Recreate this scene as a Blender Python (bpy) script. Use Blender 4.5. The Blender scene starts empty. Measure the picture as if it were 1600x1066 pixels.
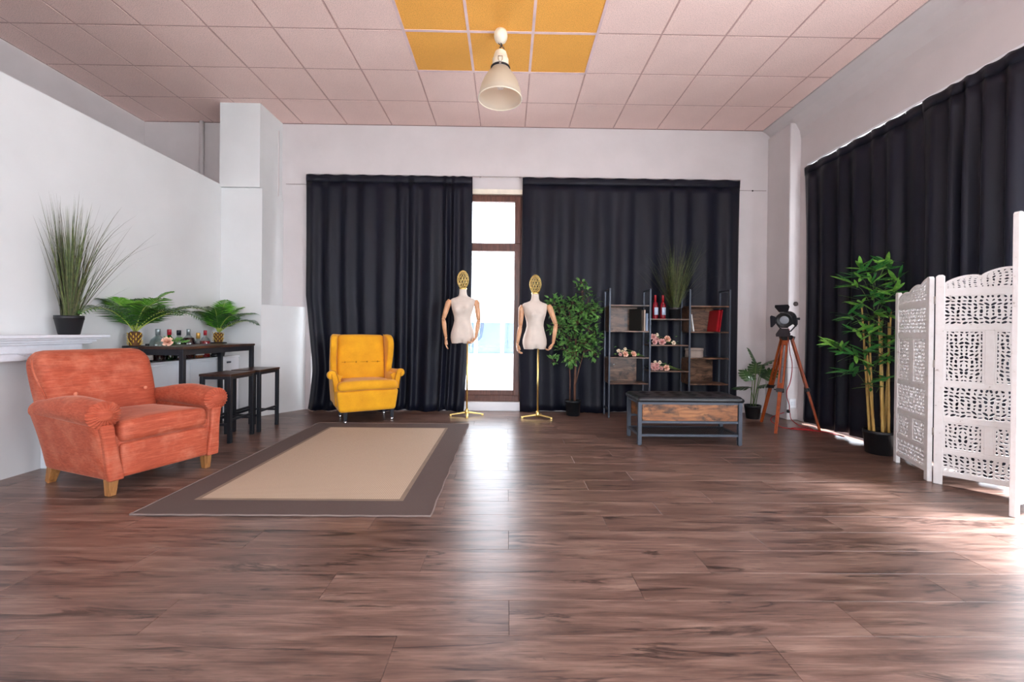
import bpy, math, random
from mathutils import Vector, Matrix, Euler
import numpy as np

PI = math.pi
S = bpy.context.scene
COL = S.collection
rnd = random.Random(7)

# ------------------------------------------------------------------ camera
F_PX, CY, YAW, PITCH, ROLL, CAM_H = 654.1, 520.5, .011, -.0037, .0104, 1.0839
cam = bpy.data.cameras.new('camera')
cam.sensor_width = 36.0
cam.lens = F_PX / 1600 * 36
cam.shift_y = (CY - 533.0) / 1600
cam.clip_start = .05
cam_ob = bpy.data.objects.new('camera', cam)
COL.objects.link(cam_ob)
fwd = Vector((math.sin(YAW) * math.cos(PITCH), math.cos(YAW) * math.cos(PITCH), math.sin(PITCH)))
right = Vector((math.cos(YAW), -math.sin(YAW), 0))
up = right.cross(fwd)
r2 = right * math.cos(ROLL) + up * math.sin(ROLL)
u2 = up * math.cos(ROLL) - right * math.sin(ROLL)
m = Matrix((r2, u2, -fwd)).transposed().to_4x4()
m.translation = (0, 0, CAM_H)
cam_ob.matrix_world = m
S.camera = cam_ob

# ------------------------------------------------------------------ sky and exposure
W = bpy.data.worlds.new('overcast_sky')
S.world = W
W.use_nodes = True
bg = W.node_tree.nodes['Background']
bg.inputs['Color'].default_value = (.88, .94, 1, 1)
bg.inputs['Strength'].default_value = 9.0
S.view_settings.view_transform = 'Standard'
S.view_settings.look = 'None'
S.view_settings.gamma = 1
S.view_settings.use_curve_mapping = False
S.view_settings.exposure = -0.02
sun = bpy.data.lights.new('sun', 'SUN')
sun.energy = 36.0
sun.angle = math.radians(14)
sun.color = (.97, .98, 1)
sun_ob = bpy.data.objects.new('sun', sun)
sun_ob.rotation_euler = Vector((-.43, .08, -.90)).to_track_quat('-Z', 'Y').to_euler()
COL.objects.link(sun_ob)
S.cycles.use_denoising = True
S.cycles.max_bounces = 10
S.cycles.diffuse_bounces = 6
S.cycles.glossy_bounces = 4
S.cycles.transparent_max_bounces = 12
S.cycles.sample_clamp_indirect = 12

def portal(name, loc, rot, sx, sy):
    l = bpy.data.lights.new(name, 'AREA')
    l.shape = 'RECTANGLE'
    l.size, l.size_y = sx, sy
    l.cycles.is_portal = True
    o = bpy.data.objects.new(name, l)
    o.location, o.rotation_euler = loc, rot
    COL.objects.link(o)

# room measures
CEIL = 3.862
YB = 5.71            # back wall
XR = 3.68            # right wall
XP = -3.555          # left partition
XL = -4.92           # outer left wall
YREAR = -3.6

portal('daylight_portal_right', (3.86, -.1, 1.55), (0, PI / 2, 0), 3.0, 4.8)
portal('daylight_portal_back', (-.35, 5.86, 1.55), (-PI / 2, 0, 0), 1.1, 2.8)
portal('daylight_portal_rear', (0, -3.72, 1.6), (PI / 2, 0, 0), 6.0, 2.7)

# ------------------------------------------------------------------ materials
def lin(c):
    c = c / 255
    return c / 12.92 if c <= .04045 else ((c + .055) / 1.055) ** 2.4

def rgb(r, g, b):
    return (lin(r), lin(g), lin(b), 1)

def mixc(a, b, t):
    return tuple(a[i] * (1 - t) + b[i] * t for i in range(3)) + (1,)

MATS = {}

class NT:
    def __init__(s, name):
        s.m = bpy.data.materials.new(name)
        s.m.use_nodes = True
        s.t = s.m.node_tree
        s.p = s.t.nodes['Principled BSDF']
        MATS[name] = s.m
    def n(s, kind, **kw):
        o = s.t.nodes.new('ShaderNode' + kind)
        for k, v in kw.items():
            if hasattr(o, k):
                setattr(o, k, v)
            else:
                o.inputs[k.replace('_', ' ')].default_value = v
        return o
    def l(s, a, b):
        s.t.links.new(a, b)
    def coord(s, scale=(1, 1, 1), kind='Object', rand=0):
        tc = s.n('TexCoord')
        out = tc.outputs[kind]
        if rand:
            oi = s.n('ObjectInfo')
            mu = s.n('Math', operation='MULTIPLY')
            mu.inputs[1].default_value = rand
            s.l(oi.outputs['Random'], mu.inputs[0])
            ad = s.n('VectorMath', operation='ADD')
            s.l(out, ad.inputs[0])
            s.l(mu.outputs[0], ad.inputs[1])
            out = ad.outputs[0]
        mp = s.n('Mapping')
        mp.inputs['Scale'].default_value = scale
        s.l(out, mp.inputs['Vector'])
        return mp.outputs[0]
    def noise(s, vec, scale, detail=4, rough=.55, dist=0):
        o = s.n('TexNoise')
        o.inputs['Scale'].default_value = scale
        o.inputs['Detail'].default_value = detail
        o.inputs['Roughness'].default_value = rough
        o.inputs['Distortion'].default_value = dist
        s.l(vec, o.inputs['Vector'])
        return o.outputs['Fac']
    def ramp(s, fac, stops):
        o = s.n('ValToRGB')
        e = o.color_ramp.elements
        while len(e) < len(stops):
            e.new(.5)
        for i, (p, c) in enumerate(stops):
            e[i].position = p
            e[i].color = c if len(c) == 4 else tuple(c) + (1,)
        s.l(fac, o.inputs[0])
        return o.outputs[0]
    def mix(s, a, b, fac, mode='MIX'):
        o = s.n('Mix', data_type='RGBA', blend_type=mode)
        for sock, v in ((o.inputs['A'] if False else o.inputs[6], a), (o.inputs[7], b), (o.inputs[0], fac)):
            if hasattr(v, 'links') or hasattr(v, 'is_linked'):
                s.l(v, sock)
            else:
                sock.default_value = v
        return o.outputs[2]
    def bump(s, h, strength=.2, dist=.01):
        o = s.n('Bump')
        o.inputs['Strength'].default_value = strength
        o.inputs['Distance'].default_value = dist
        s.l(h, o.inputs['Height'])
        s.l(o.outputs[0], s.p.inputs['Normal'])
    def set(s, **kw):
        for k, v in kw.items():
            k = k.replace('_', ' ')
            if hasattr(v, 'is_linked'):
                s.l(v, s.p.inputs[k])
            else:
                s.p.inputs[k].default_value = v

def simple(name, c, rough=.5, metal=0, var=.08, scale=8, bump=0, bscale=200, **kw):
    t = NT(name)
    v = t.coord()
    n = t.noise(v, scale)
    d = tuple(x * (1 - var * 1.6) for x in c[:3]) + (1,)
    b = tuple(min(1, x * (1 + var)) for x in c[:3]) + (1,)
    t.set(Base_Color=t.ramp(n, [(.3, d), (.7, b)]), Roughness=rough, Metallic=metal, **kw)
    if bump:
        t.bump(t.noise(v, bscale, 2), bump, .004)
    return t.m

# walls
simple('plaster_white', rgb(214, 216, 216), .75, var=.025, scale=2.2, bump=.08, bscale=90)
simple('plaster_back', rgb(203, 197, 197), .75, var=.03, scale=2.5, bump=.08, bscale=90)
simple('gloss_white', rgb(226, 228, 232), .4, var=.02, scale=6)
simple('relief_white', rgb(218, 222, 228), .5, var=.04, scale=20)
simple('groove_dark', rgb(120, 108, 104), .8)
simple('stain_dark', rgb(60, 52, 50), .8)

# floor planks
t = NT('oak_plank')
v = t.coord((1, 1, 1), rand=37)
vs = t.coord((1.1, 9, 1), rand=37)
vs2 = t.coord((1.6, 46, 1), rand=53)
vc = t.coord((.9, 8.5, 1), rand=71)
g1 = t.noise(vs, 2.2, 6, .62, .6)
g2 = t.noise(vs2, 3.0, 5, .7, .3)
cr = t.noise(vc, 2.0, 6, .62, 1.4)
base = t.ramp(g1, [(.28, rgb(82, 61, 53)), (.5, rgb(121, 95, 84)), (.74, rgb(156, 130, 116))])
fine = t.ramp(g2, [(.34, (.5, .47, .46, 1)), (.6, (1, 1, 1, 1))])
c1 = t.mix(base, fine, .8, 'MULTIPLY')
crk = t.ramp(cr, [(.34, rgb(52, 40, 40)), (.43, (1, 1, 1, 1))])
c2 = t.mix(c1, crk, .75, 'MULTIPLY')
ck1 = t.noise(t.coord((.75, 6.5, 1), rand=91), 1.6, 5, .6, .9)
ms = t.noise(t.coord((.9, 3.5, 1), rand=17), 1.7, 2)
sb = t.n('Math', operation='SUBTRACT'); sb.inputs[1].default_value = .5; t.l(ck1, sb.inputs[0])
ab = t.n('Math', operation='ABSOLUTE'); t.l(sb.outputs[0], ab.inputs[0])
ln = t.ramp(ab.outputs[0], [(0, (.22, .2, .2, 1)), (.012, (.5, .47, .46, 1)), (.035, (1, 1, 1, 1))])
mk = t.ramp(ms, [(.5, (0, 0, 0, 1)), (.6, (1, 1, 1, 1))])
c2 = t.mix(c2, t.mix(c2, ln, 1.0, 'MULTIPLY'), mk)
oi = t.n('ObjectInfo')
tint = t.ramp(oi.outputs['Random'], [(0, (.86, .82, .80, 1)), (.5, (1, .97, .96, 1)), (1, (1.12, 1.1, 1.1, 1))])
c3 = t.mix(c2, tint, 1.0, 'MULTIPLY')
rg = t.n('MapRange')
rg.inputs[3].default_value = .23
rg.inputs[4].default_value = .4
t.l(g2, rg.inputs[0])
t.set(Base_Color=c3, Roughness=rg.outputs[0])
t.p.inputs['Specular IOR Level'].default_value = .7
t.bump(g2, .1, .002)
simple('plank_joint', rgb(44, 30, 27), .8)

# ceiling tiles
def tile_mat(name, c):
    t = NT(name)
    v = t.coord()
    n = t.noise(v, 160, 2, .6)
    big = t.noise(v, 3, 3)
    a = t.ramp(n, [(.36, tuple(x * .62 for x in c[:3]) + (1,)), (.47, c)])
    b = t.ramp(big, [(.3, (.95, .94, .94, 1)), (.7, (1, 1, 1, 1))])
    t.set(Base_Color=t.mix(a, b, 1, 'MULTIPLY'), Roughness=.85)
    t.bump(n, .15, .002)
tile_mat('ceiling_pink', rgb(246, 217, 209))
tile_mat('ceiling_orange', rgb(250, 182, 84))
simple('grid_pink', rgb(228, 200, 200), .5)
simple('grid_dark', rgb(120, 92, 84), .7)
simple('grid_line', rgb(200, 165, 158), .7)  # pink-brown of the thin joint lines between plain tiles

# fabrics
def curtain_mat(name, c):
    t = NT(name)
    v = t.coord((1, 1, .25))
    n = t.noise(v, 6, 4)
    w = t.noise(t.coord((1, 1, 1)), 600, 1)
    t.set(Base_Color=t.ramp(n, [(.3, tuple(x * .8 for x in c[:3]) + (1,)), (.7, tuple(x * 1.2 for x in c[:3]) + (1,))]), Roughness=.5)
    t.p.inputs['Sheen Weight'].default_value = .04
    t.p.inputs['Sheen Roughness'].default_value = .4
    t.p.inputs['Specular IOR Level'].default_value = .25
    t.bump(w, .05, .001)
curtain_mat('curtain_navy', rgb(12, 14, 28))

t = NT('velvet_orange')
v = t.coord((2.2, 8, 34))
n = t.noise(v, 3.2, 5, .75, .5)
n2 = t.noise(t.coord(), 3.2, 4)
w = t.noise(t.coord(), 90, 3)
c = t.ramp(n, [(.28, rgb(146, 60, 36)), (.52, rgb(180, 80, 50)), (.78, rgb(208, 114, 82))])
c = t.mix(c, t.ramp(n2, [(.3, (.8, .72, .70, 1)), (.65, (1, 1, 1, 1))]), .8, 'MULTIPLY')
n3 = t.noise(t.coord(), 5, 5, .65)
c = t.mix(c, rgb(222, 142, 112), t.ramp(n3, [(.5, (0, 0, 0, 1)), (.74, (.42, .42, .42, 1))]))
t.set(Base_Color=c, Roughness=.75, Sheen_Weight=.4, Sheen_Roughness=.3)
t.p.inputs['Sheen Tint'].default_value = rgb(255, 200, 175)
t.bump(n, .25, .004)
simple('velvet_button', rgb(214, 128, 98), .7)

t = NT('wool_yellow')
v = t.coord()
n = t.noise(t.coord((1, 1, 1)), 4, 4)
w = t.noise(v, 260, 2)
t.set(Base_Color=t.mix(t.ramp(n, [(.3, rgb(216, 148, 6)), (.7, rgb(238, 172, 12))]), t.ramp(w, [(.35, (.82, .8, .7, 1)), (.6, (1, 1, 1, 1))]), .8, 'MULTIPLY'),
      Roughness=.85, Sheen_Weight=.15)
t.bump(w, .2, .002)
simple('yellow_seam', rgb(176, 118, 8), .9)

t = NT('rug_border')
v = t.coord((1, 1, 1))
ck = t.n('TexChecker'); ck.inputs['Scale'].default_value = 150
mp = t.n('Mapping'); mp.inputs['Rotation'].default_value = (0, 0, .785)
t.l(v, mp.inputs[0]); t.l(mp.outputs[0], ck.inputs['Vector'])
ck.inputs['Color1'].default_value = rgb(98, 82, 76); ck.inputs['Color2'].default_value = rgb(76, 62, 58)
t.set(Base_Color=ck.outputs[0], Roughness=.95); t.bump(ck.outputs[1], .25, .003)
t = NT('rug_field')
v = t.coord((1, 1, 1))
ck = t.n('TexChecker'); ck.inputs['Scale'].default_value = 110
mp = t.n('Mapping'); mp.inputs['Rotation'].default_value = (0, 0, .785)
t.l(v, mp.inputs[0]); t.l(mp.outputs[0], ck.inputs['Vector'])
ck.inputs['Color1'].default_value = rgb(196, 176, 152); ck.inputs['Color2'].default_value = rgb(166, 144, 124)
t.set(Base_Color=ck.outputs[0], Roughness=.95); t.bump(ck.outputs[1], .2, .003)
simple('rug_stripe', rgb(134, 116, 100), .95, bump=.2)
simple('rug_binding', rgb(128, 112, 106), .9, bump=.2)

# woods and metals
def wood(name, dark, mid, light, scale=(1, 14, 14), rough=.45):
    t = NT(name)
    n = t.noise(t.coord(scale, rand=9), 3, 5, .6, .8)
    n2 = t.noise(t.coord(tuple(x * 3 for x in scale), rand=5), 5, 3)
    c = t.ramp(n, [(.3, dark), (.5, mid), (.72, light)])
    t.set(Base_Color=t.mix(c, t.ramp(n2, [(.3, (.8, .8, .8, 1)), (.6, (1, 1, 1, 1))]), .7, 'MULTIPLY'), Roughness=rough)
    t.bump(n2, .05, .002)
    return t.m
wood('leg_oak', rgb(132, 84, 44), rgb(166, 112, 62), rgb(188, 136, 84), (14, 14, 1.5))
wood('tripod_wood', rgb(120, 48, 16), rgb(158, 70, 24), rgb(186, 92, 38), (16, 16, 1.5), .35)
wood('beech', rgb(190, 136, 98), rgb(214, 162, 122), rgb(228, 182, 144), (10, 10, 2), .4)
wood('stool_walnut', rgb(38, 24, 20), rgb(62, 39, 31), rgb(84, 54, 42), (14, 2, 14), .32)
wood('frame_brown', rgb(70, 38, 28), rgb(92, 52, 38), rgb(112, 68, 52), (14, 14, 1.5), .4)
wood('cane', rgb(150, 116, 52), rgb(188, 150, 78), rgb(206, 172, 104), (20, 20, 2), .45)
wood('bark_brown', rgb(70, 44, 34), rgb(104, 70, 54), rgb(128, 92, 74), (20, 20, 3), .8)
t = NT('rustic_board')
n = t.noise(t.coord((1.4, 7, 7), rand=3), 3, 6, .62, .8)
k = t.noise(t.coord((3, 5, 5), rand=7), 2.2, 4, .6, .6)
c = t.ramp(n, [(.3, rgb(74, 46, 30)), (.5, rgb(140, 88, 50)), (.72, rgb(186, 128, 76))])
t.set(Base_Color=t.mix(c, t.ramp(k, [(.36, rgb(62, 56, 58)), (.5, (1, 1, 1, 1))]), .85, 'MULTIPLY'), Roughness=.42)
t.bump(n, .08, .002)
t = NT('rustic_dark')
n = t.noise(t.coord((1.4, 7, 7), rand=3), 3, 6, .62, .8)
k = t.noise(t.coord((3, 5, 5), rand=7), 2.2, 4, .6, .6)
c = t.ramp(n, [(.3, rgb(60, 42, 34)), (.5, rgb(104, 76, 58)), (.72, rgb(146, 110, 84))])
t.set(Base_Color=t.mix(c, t.ramp(k, [(.36, rgb(70, 64, 64)), (.5, (1, 1, 1, 1))]), .85, 'MULTIPLY'), Roughness=.3)
simple('metal_black', rgb(38, 40, 46), .45, .3, var=.06)
simple('metal_slate', rgb(72, 78, 88), .42, .35, var=.06)
simple('plastic_black', rgb(28, 29, 32), .45, var=.08)
simple('pot_inner', rgb(40, 32, 26), .95, var=.2, scale=40)
simple('gold', rgb(238, 208, 130), .32, 1, var=.05)
simple('chrome', rgb(210, 212, 216), .2, 1)
simple('leather_black', rgb(26, 28, 32), .34, var=.15, scale=14, bump=.25, bscale=60)
simple('linen', rgb(214, 202, 190), .85, var=.05, scale=10, bump=.15, bscale=350)
t = NT('carved_white')
n = t.noise(t.coord((1, 1, 1)), 22, 4, .7)
k = t.noise(t.coord((1, 1, 1)), 3, 2)
t.set(Base_Color=t.ramp(n, [(.27, rgb(176, 168, 162)), (.36, rgb(232, 230, 228)), (.8, rgb(240, 240, 240))]), Roughness=.7)
t.bump(n, .12, .003)
simple('hinge_metal', rgb(186, 180, 174), .4, .6)
simple('lamp_ivory', rgb(236, 228, 210), .4)
simple('cord_red', rgb(178, 34, 40), .7)
simple('cable_dark', rgb(60, 52, 46), .7)
simple('lens_grey', rgb(150, 156, 164), .15)
simple('barn_grey', rgb(44, 44, 50), .5, .3)
simple('box_taupe', rgb(158, 144, 134), .8)
simple('paper_white', rgb(226, 226, 224), .8)
simple('book_red', rgb(156, 14, 26), .4)
simple('book_dark', rgb(34, 36, 34), .35)
simple('book_blue', rgb(140, 160, 184), .5)
simple('book_cream', rgb(214, 196, 178), .6)
simple('rose_peach', rgb(240, 196, 172), .6, var=.08, scale=60)
simple('rose_pink', rgb(226, 178, 172), .6, var=.1, scale=60)
simple('rose_cream', rgb(240, 226, 202), .6, var=.06, scale=60)
simple('label_blue', rgb(184, 200, 222), .6)
simple('label_white', rgb(226, 222, 218), .6)
simple('cap_black', rgb(22, 24, 34), .35)
simple('cap_red', rgb(160, 26, 40), .35)
simple('cap_gold', rgb(206, 160, 84), .35, .4)
simple('foil_silver', rgb(140, 150, 150), .3, .5)

def leaf_mat(name, a, b, rough=.45, scale=6):
    t = NT(name)
    n = t.noise(t.coord((1, 1, 1), rand=11), scale, 3)
    t.set(Base_Color=t.ramp(n, [(.3, a), (.7, b)]), Roughness=rough)
    return t.m
leaf_mat('palm_green', rgb(30, 70, 30), rgb(68, 126, 46), .4)
leaf_mat('palm_light', rgb(72, 136, 36), rgb(118, 182, 58), .4)
leaf_mat('grass_green', rgb(50, 68, 36), rgb(104, 116, 62), .6, 30)
leaf_mat('grass_olive', rgb(48, 54, 36), rgb(94, 92, 58), .6, 30)
leaf_mat('ficus_green', rgb(48, 92, 44), rgb(116, 166, 84), .35, 14)
leaf_mat('bamboo_green', rgb(34, 92, 44), rgb(70, 142, 62), .4, 8)
leaf_mat('bamboo_light', rgb(78, 140, 48), rgb(138, 190, 84), .4, 8)
leaf_mat('monstera_green', rgb(30, 58, 34), rgb(66, 100, 52), .3, 8)
leaf_mat('stem_green', rgb(70, 96, 50), rgb(110, 130, 70), .5)
leaf_mat('rib_yellow', rgb(150, 170, 70), rgb(176, 190, 96), .5)
simple('palm_trunk', rgb(96, 62, 34), .9, var=.25, scale=40)
simple('palm_scale', rgb(206, 172, 52), .8)

def glass_mat(name, col, tr=.85, rough=.05, gloss=.1):
    m_ = bpy.data.materials.new(name)
    m_.use_nodes = True
    nt = m_.node_tree
    nt.nodes.clear()
    o = nt.nodes.new('ShaderNodeOutputMaterial')
    a = nt.nodes.new('ShaderNodeBsdfTransparent')
    a.inputs[0].default_value = col
    b = nt.nodes.new('ShaderNodeBsdfGlossy')
    b.inputs['Roughness'].default_value = rough
    mx = nt.nodes.new('ShaderNodeMixShader')
    mx.inputs[0].default_value = gloss
    nt.links.new(a.outputs[0], mx.inputs[1])
    nt.links.new(b.outputs[0], mx.inputs[2])
    nt.links.new(mx.outputs[0], o.inputs[0])
    MATS[name] = m_
glass_mat('window_glass', (.97, .98, 1, 1), gloss=.04)
glass_mat('bottle_clear', (.74, .80, .80, 1))
glass_mat('bottle_green', (.08, .5, .12, 1))
simple('liquid_dark', rgb(52, 14, 20), .12)
simple('liquid_red', rgb(170, 20, 36), .12)
simple('liquid_amber', rgb(176, 84, 26), .12)
simple('liquid_rose', rgb(122, 16, 32), .12)
simple('glass_dark', rgb(20, 20, 24), .1)
simple('glass_green', rgb(26, 122, 44), .1)

m_ = bpy.data.materials.new('frosted_shade')
m_.use_nodes = True
nt = m_.node_tree
p = nt.nodes['Principled BSDF']
p.inputs['Base Color'].default_value = rgb(232, 220, 200)
p.inputs['Roughness'].default_value = .35
tr = nt.nodes.new('ShaderNodeBsdfTranslucent')
tr.inputs[0].default_value = rgb(236, 224, 204)
tp = nt.nodes.new('ShaderNodeBsdfTransparent')
mx = nt.nodes.new('ShaderNodeMixShader'); mx.inputs[0].default_value = .45
mx2 = nt.nodes.new('ShaderNodeMixShader'); mx2.inputs[0].default_value = .38
nt.links.new(p.outputs[0], mx.inputs[1]); nt.links.new(tr.outputs[0], mx.inputs[2])
nt.links.new(mx.outputs[0], mx2.inputs[1]); nt.links.new(tp.outputs[0], mx2.inputs[2])
nt.links.new(mx2.outputs[0], nt.nodes['Material Output'].inputs[0])
MATS['frosted_shade'] = m_

# outdoors
simple('facade_white', rgb(226, 226, 224), .9)
simple('facade_frame', rgb(214, 216, 218), .7)
simple('facade_pane', rgb(64, 84, 104), .3, var=.2, scale=1.5)
simple('pavement_grey', rgb(186, 186, 184), .9)

# ------------------------------------------------------------------ mesh helpers
class G:
    def __init__(s):
        s.v, s.f, s.sm = [], [], []
    def add(s, vs, fs, smooth=False):
        k = len(s.v)
        s.v += [tuple(p) for p in vs]
        s.f += [tuple(i + k for i in f) for f in fs]
        s.sm += [smooth] * len(fs)
        return s
    def box(s, x0, x1, y0, y1, z0, z1):
        vs = [(x, y, z) for z in (z0, z1) for y in (y0, y1) for x in (x0, x1)]
        return s.add(vs, [(0, 2, 3, 1), (4, 5, 7, 6), (0, 1, 5, 4), (2, 6, 7, 3), (0, 4, 6, 2), (1, 3, 7, 5)])
    def bar(s, p0, p1, w, d, ref=(0, 0, 1), w1=None, d1=None):
        p0, p1 = Vector(p0), Vector(p1)
        a = (p1 - p0).normalized()
        ref = Vector(ref)
        if abs(a.dot(ref)) > .99:
            ref = Vector((1, 0, 0))
        u = a.cross(ref).normalized()
        q = u.cross(a).normalized()
        w1 = w if w1 is None else w1
        d1 = d if d1 is None else d1
        vs = []
        for p, ww, dd in ((p0, w, d), (p1, w1, d1)):
            for sx, sy in ((-1, -1), (1, -1), (1, 1), (-1, 1)):
                vs.append(p + u * sx * ww / 2 + q * sy * dd / 2)
        return s.add(vs, [(3, 2, 1, 0), (4, 5, 6, 7), (0, 1, 5, 4), (1, 2, 6, 5), (2, 3, 7, 6), (3, 0, 4, 7)])
    def tube(s, pts, r, n=8, caps=True, smooth=True):
        pts = [Vector(p) for p in pts]
        rs = r if isinstance(r, (list, tuple)) else [r] * len(pts)
        vs, fs = [], []
        prev = None
        for i, p in enumerate(pts):
            a = (pts[min(i + 1, len(pts) - 1)] - pts[max(i - 1, 0)])
            a = a.normalized() if a.length > 1e-9 else Vector((0, 0, 1))
            if prev is None:
                ref = Vector((0, 0, 1)) if abs(a.z) < .9 else Vector((1, 0, 0))
                u = a.cross(ref).normalized()
            else:
                u = (prev - a * prev.dot(a)).normalized()
            prev = u
            q = a.cross(u)
            for k in range(n):
                t_ = 2 * PI * k / n
                vs.append(p + (u * math.cos(t_) + q * math.sin(t_)) * rs[i])
        for i in range(len(pts) - 1):
            for k in range(n):
                a, b = i * n + k, i * n + (k + 1) % n
                fs.append((a, b, b + n, a + n))
        s.add(vs, fs, smooth)
        if caps:
            k0 = len(s.v) - len(vs)
            s.f.append(tuple(k0 + k for k in reversed(range(n)))); s.sm.append(False)
            s.f.append(tuple(k0 + (len(pts) - 1) * n + k for k in range(n))); s.sm.append(False)
        return s
    def lathe(s, prof, n=24, c=(0, 0, 0), smooth=True, rot=None, sy=1.0):
        vs, fs = [], []
        for r, z in prof:
            for k in range(n):
                t_ = 2 * PI * k / n
                p = Vector((r * math.cos(t_), r * math.sin(t_) * sy, z))
                if rot is not None:
                    p = rot @ p
                vs.append(p + Vector(c))
        for i in range(len(prof) - 1):
            for k in range(n):
                a, b = i * n + k, i * n + (k + 1) % n
                fs.append((a, b, b + n, a + n))
        fs.append(tuple(reversed(range(n))))
        fs.append(tuple((len(prof) - 1) * n + k for k in range(n)))
        return s.add(vs, fs, smooth)
    def rbox(s, c, size, r, n=5, deform=None, smooth=True, puff=0):
        # rounded box: cube grid pulled onto an inner box plus radius
        hx, hy, hz = [k / 2 for k in size]
        r = min(r, hx, hy, hz)
        idx, vs, fs = {}, [], []
        def q(t_, hh):
            # parameter -1..1 with more rows in the rounded edge
            return t_ * hh
        def vid(i, j, k):
            key = (i, j, k)
            if key not in idx:
                P = []
                for a, hh in ((i, hx), (j, hy), (k, hz)):
                    t_ = a / n * 2 - 1
                    e = max(0, hh - r)
                    sgn = 1 if t_ > 0 else -1
                    at = abs(t_)
                    # half the rows in the flat part
                    P.append(sgn * (at / .6 * e if at < .6 else e + (at - .6) / .4 * r))
                inner = [max(-(hh - r), min(hh - r, p_)) for p_, hh in zip(P, (hx, hy, hz))]
                d = Vector([p_ - i_ for p_, i_ in zip(P, inner)])
                if d.length > 1e-9:
                    mx_ = max(abs(x) for x in d)
                    d = d.normalized() * mx_
                p = Vector(inner) + d
                if puff:
                    p.z += math.copysign(1, p.z) * puff * max(0, 1 - (p.x / hx) ** 2) * max(0, 1 - (p.y / hy) ** 2) if abs(p.z) > hz * .3 else 0
                if deform:
                    p = Vector(deform(p))
                idx[key] = len(vs)
                vs.append(p + Vector(c))
            return idx[key]
        for a in range(n):
            for b in range(n):
                for k0, flip in ((0, 1), (n, 0)):
                    for ax in range(3):
                        def at(u, v):
                            return vid(*((k0, u, v) if ax == 0 else (v, k0, u) if ax == 1 else (u, v, k0)))
                        q4 = [at(a, b), at(a + 1, b), at(a + 1, b + 1), at(a, b + 1)]
                        fs.append(tuple(reversed(q4)) if flip else tuple(q4))
        return s.add(vs, fs, smooth)
    def prism(s, outline, t0, t1, axis='y', smooth=False):
        # outline: 2-D points; extruded along axis from t0 to t1
        n = len(outline)
        def P(a, b, t_):
            return (a, t_, b) if axis == 'y' else (t_, a, b) if axis == 'x' else (a, b, t_)
        vs = [P(a, b, t0) for a, b in outline] + [P(a, b, t1) for a, b in outline]
        fs = [tuple(reversed(range(n))), tuple(range(n, 2 * n))]
        fs += [(i, (i + 1) % n, n + (i + 1) % n, n + i) for i in range(n)]
        return s.add(vs, fs, smooth)
    def grid(s, fn, nu, nv, smooth=True, closed=False):
        vs = [fn(i / nu, j / nv) for j in range(nv + 1) for i in range(nu + (0 if closed else 1))]
        w = nu if closed else nu + 1
        fs = [(j * w + i, j * w + (i + 1) % w, (j + 1) * w + (i + 1) % w, (j + 1) * w + i) for j in range(nv) for i in range(nu)]
        return s.add(vs, fs, smooth)
    def move(s, M):
        s.v = [tuple(M @ Vector(p)) for p in s.v]
        return s
    def join(s, o):
        k = len(s.v)
        s.v += o.v
        s.f += [tuple(i + k for i in f) for f in o.f]
        s.sm += o.sm
        return s
    def mesh(s, name, mat):
        me = bpy.data.meshes.new(name)
        me.from_pydata([tuple(p) for p in s.v], [], s.f)
        me.polygons.foreach_set('use_smooth', s.sm)
        for k in (mat if isinstance(mat, (list, tuple)) else [mat]):
            me.materials.append(MATS[k])
        me.update()
        return me
    def build(s, name, mat, parent=None, bevel=0, solid=0, sub=0, fix=True, seg=2):
        me = s.mesh(name, mat)
        if fix:
            import bmesh
            bm = bmesh.new(); bm.from_mesh(me)
            bmesh.ops.recalc_face_normals(bm, faces=bm.faces)
            bm.to_mesh(me); bm.free()
        o = bpy.data.objects.new(name, me)
        COL.objects.link(o)
        o.parent = parent
        if bevel:
            b = o.modifiers.new('bevel', 'BEVEL'); b.width = bevel; b.segments = seg; b.limit_method = 'ANGLE'
        if solid:
            b = o.modifiers.new('solid', 'SOLIDIFY'); b.thickness = solid; b.offset = 0
        if sub:
            b = o.modifiers.new('sub', 'SUBSURF'); b.levels = sub; b.render_levels = sub
        return o

def thing(name, label, cat, loc=(0, 0, 0), rotz=0, group=None):
    o = bpy.data.objects.new(name, None)
    o.empty_display_size = .1
    COL.objects.link(o)
    o.location = loc
    o.rotation_euler = (0, 0, rotz)
    return tag(o, label, cat, group)

def tag(o, label, cat, group=None):
    o['label'], o['category'] = label, cat
    if group:
        o['group'] = group
    return o

def struct(o, label=None):
    o['kind'] = 'structure'
    if label:
        o['label'] = label
    return o

def place(o, loc=(0, 0, 0), rot=(0, 0, 0), scale=None):
    o.location = loc
    o.rotation_euler = rot
    if scale:
        o.scale = scale if not isinstance(scale, (int, float)) else (scale,) * 3
    return o

def inst(name, me, parent, loc=(0, 0, 0), rot=(0, 0, 0), scale=1, M=None):
    o = bpy.data.objects.new(name, me)
    COL.objects.link(o)
    o.parent = parent
    if M is not None:
        o.matrix_local = M
    else:
        place(o, loc, rot, scale)
    return o

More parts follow.
